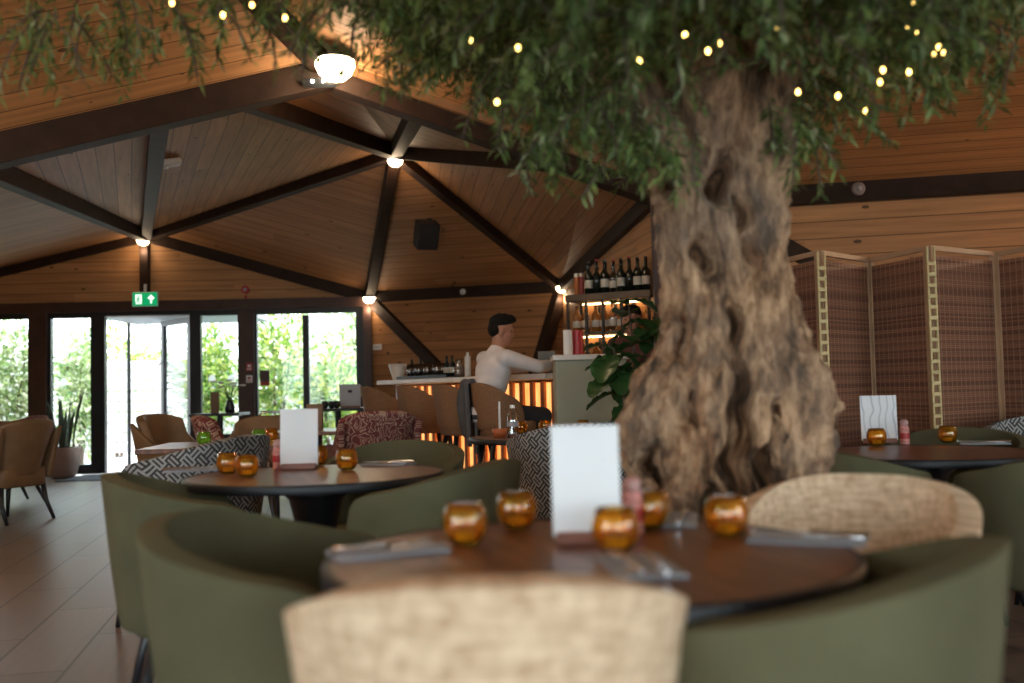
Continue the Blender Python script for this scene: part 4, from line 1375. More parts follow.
# ------------------------------------------------------------------ armchairs by the windows
def arm_chair(label, mat, loc, rz, group, inner=None, H=0.88, wings=True):
    """upright armchair: curved leaning back with side wings, box seat, curved dark legs; faces local +Y"""
    t = thing('armchair', label, 'armchair', loc, rz, group)
    mb = MB()
    def fn(u, v):
        k = u * 2 - 1
        z = 0.40 + (H - 0.40) * v - 0.05 * (abs(k) ** 4) * v
        x = k * (0.25 + 0.045 * v); lean = -0.22 - 0.13 * v
        y = lean + 0.20 * (abs(k) ** 3.2) * (1 - 0.35 * v)
        return V3((x, y, z)), (k * 0.3 + 1, z)
    mb.grid(fn, 18, 12)
    mb.build('backrest', inner or mat, t, smooth=True, solid=0.07, bevel=0.02, bseg=3)
    mb = MB()
    for sx in (-1, 1):
        def fa(u, v, sx=sx):
            z = 0.36 + (0.64 + (H - 0.70) * max(0, 1 - u * 2.2) - 0.36) * v
            return V3((sx * (0.285 + 0.02 * v), -0.22 + 0.42 * u - 0.10 * v * (1 - u), z)), (u * .4 + 2, z)
        a_ = MB(); a_.grid(fa, 10, 8); a_.build('arm', mat, t, smooth=True, solid=0.055, bevel=0.016, bseg=3)
    pad(0.27, 0.25, 0.30, 0.47, 0.4).build('seat', mat, t, smooth=True)
    for sx in (-1, 1):
        for sy in (-1, 1):
            MB().tube([(sx * 0.22, sy * 0.20, 0.31), (sx * 0.235, sy * 0.225, 0.16), (sx * 0.25, sy * (0.25 if sy > 0 else 0.30), 0.0)], [0.024, 0.02, 0.014], 10).build('leg', M_leg, t, smooth=True)
    return t


G_TAN = 'tan leather armchairs'; G_RED = 'red armchairs with pale curling pattern'
q = Pz(5, 521, 0.0)
arm_chair('tan leather armchair with dark curved legs at the far left edge', M_tan, (q.x, q.y, 0), face((0, 0, 0), (-0.9, 0.35, 0)), G_TAN)
arm_chair('red patterned armchair facing the tan one at the far left edge', M_red, (q.x - 0.95, q.y + 0.35, 0), face((0, 0, 0), (0.9, -0.2, 0)), G_RED)
arm_chair('tan leather armchair behind the far left one, near the potted snake plant', M_tan, (q.x - 0.75, q.y + 1.5, 0), face((0, 0, 0), (-0.7, -0.7, 0)), G_TAN, inner=M_red)
arm_chair('tan leather armchair before the open doorway, wings spread', M_tan, (-2.78, 8.5, 0), face((0, 0, 0), (1.0, -0.25, 0)), G_TAN, H=0.90)
arm_chair('tan leather armchair right of the doorway, behind the green glass', M_tan, (-2.15, 8.45, 0), face((0, 0, 0), (-0.1, -0.9, 0)), G_TAN, H=0.86)
arm_chair('red patterned armchair at the small table with the brown menu block', M_red, (T8.x - 0.50, T8.y - 0.42, 0), face((0, 0, 0), (1, 0.25, 0)), G_RED, H=0.9)
q8 = Pz(374, 447, 0.60)
arm_chair('red patterned armchair nearest the bar stools, its back to the viewer', M_red, (-1.13, 7.95, 0), face((0, 0, 0), (-0.35, 0.9, 0)), G_RED, H=0.90)
# slim chair frame against the double window
def frame_chair(label, loc, rz):
    t = thing('metal_chair', label, 'chair', loc, rz)
    MB().tube([(-0.2, -0.2, 0.45), (-0.2, -0.24, 0.8), (-0.16, -0.25, 0.86), (0.16, -0.25, 0.86), (0.2, -0.24, 0.8), (0.2, -0.2, 0.45)], 0.013, 10).build('back_frame', M_steel, t, smooth=True)
    MB().box((0, -0.245, 0.70), (0.38, 0.012, 0.10)).build('backrest', M_tan, t, bevel=0.004)
    pad(0.21, 0.20, 0.43, 0.47, 0.4).build('seat', M_tan, t, smooth=True)
    for sx in (-1, 1):
        for sy in (-1, 1): MB().tube([(sx * 0.19, sy * 0.18, 0.44), (sx * 0.21, sy * 0.2, 0)], 0.011, 8).build('leg', M_steel, t)
    return t


q = P(280, 405, 10.9); frame_chair('slim metal chair with a curved tube back before the double window', (q.x, q.y, 0), 0.1)
# brown menu blocks with a small dark mark, flowers and glasses on the far tables
M_kraft = simple('brown_board', (0.22, 0.13, 0.075), 0.7)


def block(label, loc, w, h, mark=True):
    t = thing('menu_block', label, 'menu block', loc, 0.05, 'brown menu blocks')
    MB().box((0, 0, h / 2), (w, 0.06, h)).build('board', M_kraft, t, bevel=0.004)
    if mark: MB().box((0, -0.032, h * 0.66), (w * 0.3, 0.004, w * 0.22)).build('printed_mark', M_black, t)
    return t


block('brown menu block with a dark mark on the small table behind the white menu', V3((T8.x - 0.04, T8.y + 0.08, 0.75)), 0.13, 0.21)
z6 = P(220, 413, 11.4).z; z5 = P(338, 408, 11.6).z
block('narrow brown block on the high table by the narrow side light', V3((P(215, 410, 11.3).x, 11.3, z6)), 0.085, 0.24, False)


def small_pot(label, loc, mat_leaf, hp, n, spread, hh, name='potted_plant'):
    t = thing(name, label, 'potted plant', loc)
    MB().lathe([(0, 0), (hp * .42, 0), (hp * .5, hp), (hp * .44, hp), (hp * .4, hp * .85), (0, hp * .85)], 18).build('pot', M_kraft, t, smooth=False)
    c = np.zeros((n, 3)); d = unit(np.stack([RNG.normal(size=n) * spread, RNG.normal(size=n) * spread, np.ones(n)], 1))
    c[:, 2] = hp * .8; c[:, 0] = RNG.normal(size=n) * hp * .15; c[:, 1] = RNG.normal(size=n) * hp * .15
    v, f = leaves_mesh(c + d * (hh * .25), d, unit(RNG.normal(size=(n, 3))), hh * (.5 + .5 * RNG.random(n)), np.full(n, hh * .12))
    np_obj('leaves', v, f, mat_leaf, t)
    return t


small_pot('small green herb pot on the high table by the double window edge', V3((P(368, 406, 11.75).x, 11.75, z5)), M_hedge, 0.11, 60, 0.6, 0.16)
vf = thing('flower_vase', 'dark vase of white flowers and thin grasses on the high table by the side light', 'flower vase', V3((P(230, 410, 11.45).x, 11.45, z6)))
MB().lathe([(0, 0), (0.05, 0), (0.06, 0.05), (0.035, 0.12), (0.042, 0.14), (0.036, 0.14), (0.03, 0.12), (0, 0.1)], 18).build('vase', M_leg, vf, smooth=True)
gm = MB(); fm = MB()
for k in range(16):
    a = k * 2.4; r = 0.05 + 0.012 * k
    tip = V3((r * math.cos(a), 0.6 * r * math.sin(a), 0.30 + 0.012 * (k % 7)))
    gm.tube([(0, 0, 0.11), tip * 0.5 + V3((0, 0, 0.10)), tip], [0.004, 0.003, 0.002], 5)
    if k % 2 == 0:
        for j in range(5): fm.ball(tip + V3((0.022 * math.cos(j * 1.26), 0.022 * math.sin(j * 1.26), 0.0)), (0.018, 0.018, 0.010), 8, 6)
gm.build('stems', simple('stem_green', (0.08, 0.14, 0.04), 0.7), vf); fm.build('blooms', M_paper, vf, smooth=True)
for k, px in enumerate((325, 331, 337)):
    t = thing('dark_glass', 'dark candle glass on the high table before the pale menu card', 'glass', V3((P(px, 405, 11.4).x, 11.4 + 0.05 * (k % 2), z5)), 0, 'dark glasses on the high table')
    MB().lathe([(0, 0), (0.025, 0), (0.04, 0.03), (0.04, 0.06), (0.03, 0.085), (0.027, 0.085), (0.036, 0.058), (0.036, 0.032), (0, 0.008)], 20).build('glass', M_leg, t, smooth=True)

# cushion on the far left armchair group
cu = thing('cushion', 'dark red patterned cushion on the tan armchair near the snake plant', 'cushion', (Pz(5, 521, 0).x - 0.82, Pz(5, 521, 0).y + 1.42, 0.66), 0.7)
pm = MB()
def cfn(sg):
    def fn(u, v):
        a, b = u * 2 - 1, v * 2 - 1
        e = max(0, (1 - a ** 4) * (1 - b ** 4)) ** 0.5
        return V3((a * 0.21 * (1 - .08 * b * b), sg * 0.075 * e - 0.06 * b, b * 0.18 * (1 - .08 * a * a))), (u * .4, v * .4)
    return fn
pm.grid(cfn(1), 14, 14).grid(cfn(-1), 14, 14)
pm.build('cover', M_red, cu, smooth=True, weld=True)

# ------------------------------------------------------------------ plants in the room
q = Pz(63, 478, 0.0)
sp = thing('potted_snake_plant', 'tall snake plant in a pinkish tapered pot beside the glass door', 'potted plant', (q.x, q.y, 0))
M_pot = simple('pink_clay_pot', (0.33, 0.24, 0.21), 0.7, var=0.1)
MB().lathe([(0, 0), (0.12, 0), (0.17, 0.04), (0.215, 0.22), (0.215, 0.40), (0.195, 0.405), (0.19, 0.34), (0, 0.34)], 36).build('pot', M_pot, sp, smooth=True)
MB().lathe([(0, 0.345), (0.185, 0.335), (0.19, 0.33)], 24).build('soil', simple('soil', (0.03, 0.02, 0.015), 0.95), sp)
M_snake = simple('snake_leaf', (0.035, 0.06, 0.03), 0.45, var=0.5, scale=30)
for k in range(11):
    a = k * 2.39; r = 0.03 + 0.011 * k; h = 0.55 + 0.33 * ((k * 37) % 11) / 11
    lf = MB()
    def sfn(u, v, a=a, r=r, h=h):
        w = 0.036 * (1 - v ** 3) * (0.55 + 0.9 * v * (1 - v) + .3)
        tw = a + 1.2 * v; ln = 0.20 * v * v * (0.3 + r * 4)
        c = V3((r * math.cos(a) + ln * math.cos(a), r * math.sin(a) + ln * math.sin(a), 0.33 + h * v))
        k_ = (u - .5) * 2
        return c + V3((math.cos(tw + PI / 2), math.sin(tw + PI / 2), 0)) * (w * k_) + V3((math.cos(tw), math.sin(tw), 0)) * (0.25 * w * k_ * k_), (u * .1, v)
    lf.grid(sfn, 4, 14); lf.build('leaf', M_snake, sp, smooth=True, solid=0.005)

fg = thing('fiddle_leaf_fig', 'dark green large-leaved fig plant between the sage cabinet and the tree', 'potted plant', (P(640, 400, 6.6).x, 6.6, 0))
MB().lathe([(0, 0), (0.13, 0), (0.17, 0.34), (0.15, 0.34), (0.14, 0.29), (0, 0.29)], 28).build('pot', M_black, fg, smooth=False)
fs = MB()
stems = [[(0, 0, 0.28), (0.02, 0, 0.7), (-0.02, 0.02, 1.15), (-0.06, 0.0, 1.62)], [(0, 0, 0.28), (-0.06, -0.02, 0.7), (-0.13, -0.04, 1.10), (-0.17, -0.04, 1.3)], [(0, 0, 0.28), (0.07, 0.03, 0.75), (0.12, 0.03, 1.2), (0.10, 0, 1.5)]]
for p in stems: fs.tube(p, [0.016, 0.013, 0.010, 0.006], 8)
fs.build('stem', M_bark2, fg, smooth=True)
M_fig = leaf_mat('fig_leaf', [(0, (0.014, 0.040, 0.012)), (0.6, (0.03, 0.085, 0.022)), (1, (0.08, 0.16, 0.04))], rough=0.3, trans=0.1)


def fig_leaf(base, d, ln):
    d = V3(d).normalized(); up = V3((0, 0, 1)); s = d.cross(up).normalized(); n = s.cross(d)
    mb = MB()
    def fn(u, v):
        w = ln * 0.46 * (math.sin(PI * min(1, v * 0.94 + 0.03)) ** 0.6) * (0.72 + 0.45 * v)
        k = u * 2 - 1
        return V3(base) + d * (0.03 + ln * v) + s * (w * k) + n * (0.28 * w * k * k - 0.42 * ln * v * v + 0.008 * math.sin(v * 22) * abs(k)), (u, v)
    mb.grid(fn, 8, 12)
    mb.tube([V3(base), V3(base) + d * 0.04], 0.004, 5)
    return mb


kk = 0
for si, p in enumerate(stems):
    for j in range(22):
        f_ = 0.34 + 0.66 * j / 21
        x = f_ * 3; i = min(2, int(x)); b0 = V3(p[i]).lerp(V3(p[i + 1]), x - i)
        a = kk * 2.4; kk += 1
        d = V3((math.cos(a), math.sin(a), -0.55 + 0.6 * (j / 21) + 0.45 * math.sin(kk * 1.3)))
        fig_leaf(b0, d, 0.19 + 0.05 * math.sin(kk * 1.7)).build('leaf', M_fig, fg, smooth=True)

# ------------------------------------------------------------------ folding screen
M_bamboo = None
def bamboo_mat():
    m, nt, b = new_mat('bamboo_stick_weave')
    uv = N(nt, 'ShaderNodeUVMap'); sp = N(nt, 'ShaderNodeSeparateXYZ'); nt.links.new(uv.outputs[0], sp.inputs[0])
    row = mth(nt, 'DIVIDE', sp.outputs[1], 0.011)
    wn = N(nt, 'ShaderNodeTexWhiteNoise', noise_dimensions='2D'); cb = N(nt, 'ShaderNodeCombineXYZ')
    nt.links.new(mth(nt, 'FLOOR', row), cb.inputs[0]); nt.links.new(mth(nt, 'FLOOR', mth(nt, 'DIVIDE', sp.outputs[0], 3.0)), cb.inputs[1]); nt.links.new(cb.outputs[0], wn.inputs['Vector'])
    c = ramp(nt, wn.outputs[0], [(0, (0.15, 0.055, 0.030)), (1, (0.33, 0.145, 0.082))])
    gap = mth(nt, 'LESS_THAN', mth(nt, 'FRACT', row), 0.16)
    c = mixc(nt, gap, c, (0.06, 0.024, 0.015))
    th = mth(nt, 'LESS_THAN', mth(nt, 'FRACT', mth(nt, 'DIVIDE', sp.outputs[0], 0.042)), 0.11)
    c = mixc(nt, mth(nt, 'MULTIPLY', th, 0.75), c, (0.42, 0.26, 0.17))
    nt.links.new(c, b.inputs['Base Color']); b.inputs['Roughness'].default_value = 0.6
    return m


M_bamboo = bamboo_mat()
M_frame = simple('pale_pine_frame', (0.46, 0.28, 0.16), 0.55)
M_rope = simple('pale_gold_lashing', (0.62, 0.47, 0.22), 0.6)
fp = [P(738, 400, 5.35), P(782, 400, 5.75), P(825, 400, 5.35), P(874, 400, 5.75), P(935, 400, 5.25), P(1001, 400, 5.6), P(1075, 400, 5.15), P(1150, 400, 5.5)]
fsn = thing('folding_screen', 'tall zigzag folding screen of woven brown bamboo in pale wood frames', 'folding screen', (fp[4].x, fp[4].y, 0))
SH = 1.735
for i in range(len(fp) - 1):
    a = g0(fp[i]) - g0(fp[4]); b = g0(fp[i + 1]) - g0(fp[4]); u = (b - a); ln = u.length; u.normalize()
    Rp = Matrix((u, V3((-u.y, u.x, 0)), V3((0, 0, 1)))).transposed()
    pn = MB(); pn.box((0, 0, 0), (0.01, 0.01, 0.01)); pn = MB()
    c = (a + b) / 2
    vs = []
    n0 = len(pn.v)
    pn.box(c + V3((0, 0, SH / 2 + 0.03)), (ln - 0.05, 0.012, SH - 0.12), Rp)
    pn.uv = [((V3(v) - a).dot(u) + i * 0.13, v[2]) for v in pn.v]
    pn.build('woven_panel', M_bamboo, fsn)
    fr = MB()
    for x in (0.018, ln - 0.018): fr.box(a + u * x + V3((0, 0, SH / 2 + 0.02)), (0.036, 0.024, SH), Rp)
    for z in (SH + 0.008, 0.09): fr.box(c + V3((0, 0, z)), (ln - 0.03, 0.022, 0.028), Rp)
    fr.build('frame', M_frame, fsn, bevel=0.002)
for i in (2, 4):        # front edges: ladder of pale lashings
    p = g0(fp[i]) - g0(fp[4]) + V3((0, -0.022, 0))
    lm = MB()
    for sx in (-1, 1): lm.box(p + V3((sx * 0.019, 0, SH / 2 + 0.02)), (0.010, 0.014, SH - 0.02))
    for k in range(29): lm.box(p + V3((0, -0.004, 0.06 + k * 0.057)), (0.046, 0.012, 0.020))
    lm.build('lashing', M_rope, fsn, bevel=0.002)

# ------------------------------------------------------------------ lamps, signs and fittings
M_lamp = emit('lit_lamp_glass', (1.0, 0.80, 0.52), 14)
M_spot = emit('lit_spot', (1.0, 0.95, 0.85), 25)


def node_lamp(label, loc, energy, scale=0.70):
    t = thing('ceiling_lamp', label, 'ceiling lamp', loc, 0, 'dome lamps at the beam joints')
    s = scale
    MB().lathe([(0, 0.0), (0.12 * s, 0.0), (0.12 * s, -0.02), (0, -0.02)], 24).build('mounting_plate', M_black, t)
    MB().lathe([(0.118 * s, -0.02), (0.122 * s, -0.05 * s), (0.10 * s, -0.10 * s), (0.06 * s, -0.135 * s), (0, -0.145 * s)], 28).build('glass_shade', M_lamp, t, smooth=True)
    l = warm_point(V3(loc) + V3((0, -0.02, -0.26 * s)), energy, 0.07)
    return t


dz = V3((0, 0, -0.10))
LMP = 5
node_lamp('small lit dome lamp at the beam joint above the exit sign', nA + w_n * 0.12 + V3((0, 0, 0.01)) + dz, LMP)
node_lamp('lit dome lamp at the joint where six thin beams meet', nB + V3((0, 0, -0.11)), LMP)
node_lamp('small lit dome lamp above the window corner by the pine wall', nC + V3((0.02, -0.12, 0.06)) + dz, LMP)
node_lamp('small lit dome lamp at the beam joint above the bar shelving', nD + V3((0, -0.10, 0.06)) + dz, LMP)
node_lamp('large lit lamp nearest, at the peak of the big beams by the leaves', P(335, 58, 7.22), 12, 1.2)
node_lamp('added dome lamp high at the peak of the near ceiling, out of the picture', nN + V3((0, 0, -0.22)), 75)  # unseen lamp added to warm the near ceiling, table and trunk
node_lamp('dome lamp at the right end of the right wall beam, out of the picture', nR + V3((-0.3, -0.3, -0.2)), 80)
node_lamp('added dome lamp at the left foot of the big beam, out of the picture', nG + V3((0.25, -0.2, -0.2)), 20)  # another unseen lamp, put in for more warm light
em = thing('emergency_light', 'black emergency light bar with two bright spots under the nearest lamp', 'emergency light', P(319, 83, 7.3))
MB().box((0, 0, 0), (0.24, 0.09, 0.05)).build('housing', M_black, em, bevel=0.006)
for sx in (-0.04, 0.04): MB().ball((sx, -0.046, 0.0), (0.013, 0.01, 0.013), 12, 8).build('spot', M_spot, em)
MB().bar((0, 0, 0.02), nE + V3((0, 0, -0.1)) - em.location, 0.02, 0.02, (0, 1, 0)).build('bracket', M_black, em)

exq = W(148, 300) + w_n * 0.10
ex = thing('exit_sign', 'green emergency exit sign with running figure and arrow above the doorway', 'exit sign', exq)
RX = RW
M_exit = emit('exit_green', (0.0, 0.26, 0.09), 0.9); M_exw = emit('exit_white', (0.9, 1.0, 0.92), 0.9)
MB().box((0, 0, 0), (0.35, 0.045, 0.20), RX).build('housing', M_white, ex, bevel=0.005)
def xb(c, s): return RX @ V3(c), s, RX
MB().box(*xb((0, -0.025, 0), (0.33, 0.006, 0.18))).build('green_panel', M_exit, ex)
arw = MB()
arw.box(*xb((0.085, -0.030, -0.018), (0.024, 0.005, 0.085)))
arw.add([RX @ V3(p) for p in ((0.085, -0.0325, 0.062), (0.038, -0.0325, 0.012), (0.056, -0.0325, -0.006), (0.085, -0.0325, 0.026), (0.114, -0.0325, -0.006), (0.132, -0.0325, 0.012))], [(0, 1, 2, 3), (0, 3, 4, 5)])
arw.build('arrow', M_exw, ex)
dr = MB()
dr.box(*xb((-0.085, -0.029, 0.0), (0.085, 0.004, 0.13)))
dr.build('door_symbol', M_exw, ex)
mn = MB()
for (x0, z0, x1, z1, w) in ((-0.085, 0.022, -0.095, -0.02, .022), (-0.093, -0.018, -0.068, -0.036, .013), (-0.068, -0.036, -0.072, -0.058, .011), (-0.096, -0.018, -0.112, -0.042, .013), (-0.112, -0.042, -0.13, -0.046, .011), (-0.083, 0.022, -0.062, 0.004, .010), (-0.09, 0.02, -0.112, 0.012, .010)):
    mn.bar(RX @ V3((x0, -0.032, z0)), RX @ V3((x1, -0.032, z1)), w, 0.003, RX @ V3((0, -1, 0)))
mn.ball(RX @ V3((-0.078, -0.032, 0.042)), 0.012, 10, 6)
mn.build('running_figure', M_exit, ex)
MB().bar((0, 0, 0.1), W(148, 285) + w_n * 0.10 - exq, 0.04, 0.03, (0, 1, 0)).build('bracket', M_white, ex)


def on_plane(px, py, a, b, c):
    v = _f + (px - 512) / F_PX * _r + (341.5 - py) / F_PX * _u; o = V3((0, 0, HC))
    n = (b - a).cross(c - a).normalized()
    if n.dot(o - a) < 0: n = -n
    return o + v * ((a - o).dot(n) / v.dot(n)), n


q, n = on_plane(430, 219, nB, nC, nD)
spk = thing('speaker', 'black box speaker hanging on the pine ceiling above the bar', 'speaker', q + n * 0.24)
Rs = Matrix.Rotation(0.35, 3, 'Z') @ Matrix.Rotation(0.45, 3, 'X')
MB().box((0, 0, 0), (0.26, 0.22, 0.32), Rs).build('housing', M_black, spk, bevel=0.012)
MB().box(Rs @ V3((0, -0.112, 0)), (0.22, 0.008, 0.28), Rs).build('grille', simple('grille_cloth', (0.02, 0.02, 0.02), 0.9), spk)
MB().bar((0, 0, 0), n * -0.235, 0.05, 0.05, (1, 0, 0)).build('bracket', M_black, spk)
q, n = on_plane(168, 158, nA, P2, nB)
sn_ = thing('sensor', 'small pale grey detector box on the ceiling boards left of centre', 'sensor', q + n * 0.045)
Rq = n.to_track_quat('Z', 'Y').to_matrix()
MB().box((0, 0, 0), (0.14, 0.20, 0.06), Rq).build('housing', simple('pale_grey_plastic', (0.70, 0.69, 0.68), 0.5), sn_, bevel=0.015)
MB().ball(Rq @ V3((0, -0.04, 0.03)), (0.03, 0.03, 0.02), 12, 8).build('lens', M_white, sn_, smooth=True)
sq = W(246, 290) + w_n * 0.03
so = thing('fire_sounder', 'small round red fire alarm on the boards above the brown post', 'fire alarm', sq)
def disc(r, y0, y1, c=(0, 0, 0)):
    mb = MB(); k = 24
    vs = [RW @ V3((c[0] + r * math.cos(2 * PI * i / k), y, c[2] + r * math.sin(2 * PI * i / k))) for y in (y0, y1) for i in range(k)]
    return mb.add(vs, [tuple(range(k)), tuple(range(2 * k - 1, k - 1, -1))] + [(i, k + i, k + (i + 1) % k, (i + 1) % k) for i in range(k)])
disc(0.055, 0.03, -0.03).build('base', M_redp, so); disc(0.025, -0.03, -0.045).build('sounder_cap', M_napkin, so)
MB().box(RW @ V3((0, 0.01, -0.11)), (0.03, 0.02, 0.07), RW).build('bracket', M_redp, so)
M_redsign = simple('red_sign', (0.40, 0.03, 0.03), 0.5)
for (px, py, w, h, l, m, mk) in ((251, 367, 0.085, 0.11, 'red square fire notice with white symbol on the brown post', M_redsign, M_white), (251, 379, 0.085, 0.10, 'white and red fire call notice lower on the brown post', M_white, M_redsign)):
    q = W(px, py) + w_n * 0.10
    t = thing('fire_notice', l, 'notice', q)
    MB().box((0, 0, 0), (w, 0.008, h), RW).build('plate', m, t)
    MB().box(RW @ V3((0.0, -0.005, 0.012)), (w * .5, 0.004, h * .28), RW).box(RW @ V3((0.0, -0.005, -0.03)), (w * .7, 0.004, h * .12), RW).build('symbol', mk, t)
q = W(265, 378) + w_n * 0.012
t = thing('window_notice', 'dark notice with a red band stuck on the left pane of the double window', 'notice', q)
MB().box((0, 0, 0), (0.13, 0.005, 0.21), RW).build('paper', simple('dark_print', (0.10, 0.05, 0.06), 0.6), t)
MB().box(RW @ V3((0, -0.004, -0.075)), (0.13, 0.003, 0.05), RW).build('red_band', M_redsign, t)
q, n = on_plane(378, 347, nC, lowN, g0(lowN))
t = thing('wall_notice', 'small white notice on the pine wall just right of the window', 'notice', q + n * 0.012)
Rn = Matrix((n.cross(V3((0, 0, 1))) * -1, n * -1, V3((0, 0, 1)))).transposed()
MB().box((0, 0, 0), (0.16, 0.008, 0.08), Rn).build('plate', M_paper, t)
MB().box(Rn @ V3((0, -0.005, 0.0)), (0.10, 0.003, 0.012), Rn).build('printed_line', M_napkin, t)
q = on_line(nF, nR, 853) + V3((0, -0.115, -0.045))
t = thing('detector', 'small round grey detector on the right wall beam', 'detector', q)
mbx = MB()
mbx.lathe([(0, 0), (0.055, 0), (0.05, 0.03), (0, 0.04)], 24); mbx.v = [(v[0], -v[2], v[1]) for v in mbx.v]
mbx.build('housing', simple('detector_grey', (0.20, 0.17, 0.16), 0.5), t, smooth=False)
mby = MB(); mby.lathe([(0, 0.04), (0.02, 0.04), (0.018, 0.05), (0, 0.052)], 16); mby.v = [(v[0], -v[2], v[1]) for v in mby.v]; mby.build('lens', M_napkin, t)
q = on_line(nC, nD, 463) + V3((0, -0.08, -0.05))
t = thing('detector', 'tiny white detector on the beam above the bar counter', 'detector', q)
MB().ball((0, 0, 0), (0.04, 0.03, 0.04), 16, 8).build('housing', M_white, t, smooth=True); MB().box((0, 0.015, 0.0), (0.06, 0.03, 0.06)).build('base', M_white, t)
q = Pz(96, 478, 0.0)
t = thing('doormat', 'blue-grey doormat on the floor at the open glass door', 'doormat', (q.x, q.y, 0), math.atan2(w_u.y, w_u.x))
MB().box((0, 0, 0.008), (0.62, 0.9, 0.014)).build('pile', simple('mat_blue', (0.10, 0.125, 0.16), 0.95, bump=0.6, bscale=200), t)
mf = MB()
for sx in (-1, 1): mf.box((sx * 0.32, 0, 0.006), (0.03, 0.95, 0.012))
for sy in (-1, 1): mf.box((0, sy * 0.46, 0.006), (0.64, 0.03, 0.012))
mf.build('rubber_edge', M_black, t)

# ------------------------------------------------------------------ the olive tree
TX, TY = P(724, 400, 3.0).x, 3.0
tree = thing('olive_tree', 'gnarled olive tree with thick twisted trunk and dark leafy crown in a round planter', 'tree', (TX, TY, 0))


def bark_mat():
    m, nt, b = new_mat('olive_bark')
    tc = N(nt, 'ShaderNodeTexCoord')
    mp = N(nt, 'ShaderNodeMapping'); mp.inputs['Scale'].default_value = (9, 9, 3.2); nt.links.new(tc.outputs['Object'], mp.inputs[0])
    n = N(nt, 'ShaderNodeTexNoise'); n.inputs['Scale'].default_value = 1.6; n.inputs['Detail'].default_value = 8; n.inputs['Roughness'].default_value = 0.68
    nt.links.new(mp.outputs[0], n.inputs['Vector'])
    n2 = N(nt, 'ShaderNodeTexNoise'); n2.inputs['Scale'].default_value = 3.2; n2.inputs['Detail'].default_value = 3; nt.links.new(tc.outputs['Object'], n2.inputs['Vector'])
    c = ramp(nt, n.outputs[0], [(0.38, (0.050, 0.027, 0.015)), (0.5, (0.28, 0.155, 0.086)), (0.62, (0.58, 0.36, 0.21))])
    c = mixc(nt, ramp(nt, n2.outputs[0], [(0.42, (0, 0, 0)), (0.65, (0.42, 0.42, 0.42))]), c, (0.25, 0.195, 0.155))
    nt.links.new(c, b.inputs['Base Color']); b.inputs['Roughness'].default_value = 0.9
    b.inputs['Specular IOR Level'].default_value = 0.2
    mp3 = N(nt, 'ShaderNodeMapping'); mp3.inputs['Scale'].default_value = (40, 40, 14); nt.links.new(tc.outputs['Object'], mp3.inputs[0])
    n3 = N(nt, 'ShaderNodeTexNoise'); n3.inputs['Scale'].default_value = 1; n3.inputs['Detail'].default_value = 5; nt.links.new(mp3.outputs[0], n3.inputs['Vector'])
    bp = N(nt, 'ShaderNodeBump'); bp.inputs['Strength'].default_value = 0.9; bp.inputs['Distance'].default_value = 0.02
    nt.links.new(n3.outputs[0], bp.inputs['Height']); nt.links.new(bp.outputs[0], b.inputs['Normal'])
    return m


M_bark = bark_mat()
# silhouette: (height, left, right) of the trunk in metres about its axis
SIL_PX = [(560, 632, 835), (520, 630, 832), (500, 628, 824), (470, 624, 816), (440, 622, 823), (405, 627, 822), (375, 640, 812), (350, 657, 800), (320, 664, 792),
          (290, 663, 788), (250, 661, 784), (220, 658, 785), (200, 655, 786), (180, 648, 788), (155, 640, 791), (130, 640, 790), (100, 655, 792), (80, 662, 792)]
SIL = []
for y, l, r in SIL_PX:
    a = P(l, y, TY); b = P(r, y, TY); SIL.append(((a.z + b.z) / 2, a.x - TX, b.x - TX))
SIL.sort()
SZ = [s[0] for s in SIL]
def sil(z):
    return np.interp(z, SZ, [s[1] for s in SIL]), np.interp(z, SZ, [s[2] for s in SIL])


# hollows seen in the bark: (pixel x, y, half width m, half height m, depth m)
HOL = [(693, 100, 0.030, 0.085, 0.20), (729, 170, 0.026, 0.055, 0.13), (716, 250, 0.026, 0.05, 0.09), (676, 165, 0.018, 0.05, 0.06), (745, 400, 0.020, 0.11, 0.09), (736, 470, 0.026, 0.12, 0.12),
       (660, 475, 0.022, 0.06, 0.09), (768, 480, 0.020, 0.08, 0.10), (752, 205, 0.02, 0.05, 0.06), (700, 410, 0.018, 0.05, 0.05), (690, 330, 0.014, 0.07, 0.05), (742, 320, 0.016, 0.06, 0.06), (712, 500, 0.022, 0.035, 0.06),
       (795, 410, 0.02, 0.03, 0.05), (765, 250, 0.016, 0.06, 0.045)]
HOL = [(P(x, y, TY - 0.27).x - TX, P(x, y, TY - 0.27).z, w, h, d) for x, y, w, h, d in HOL]
ZB, ZT = 0.34, 1.98
tm_ = MB()
NU, NV = 260, 300
vs = []; fs_ = []
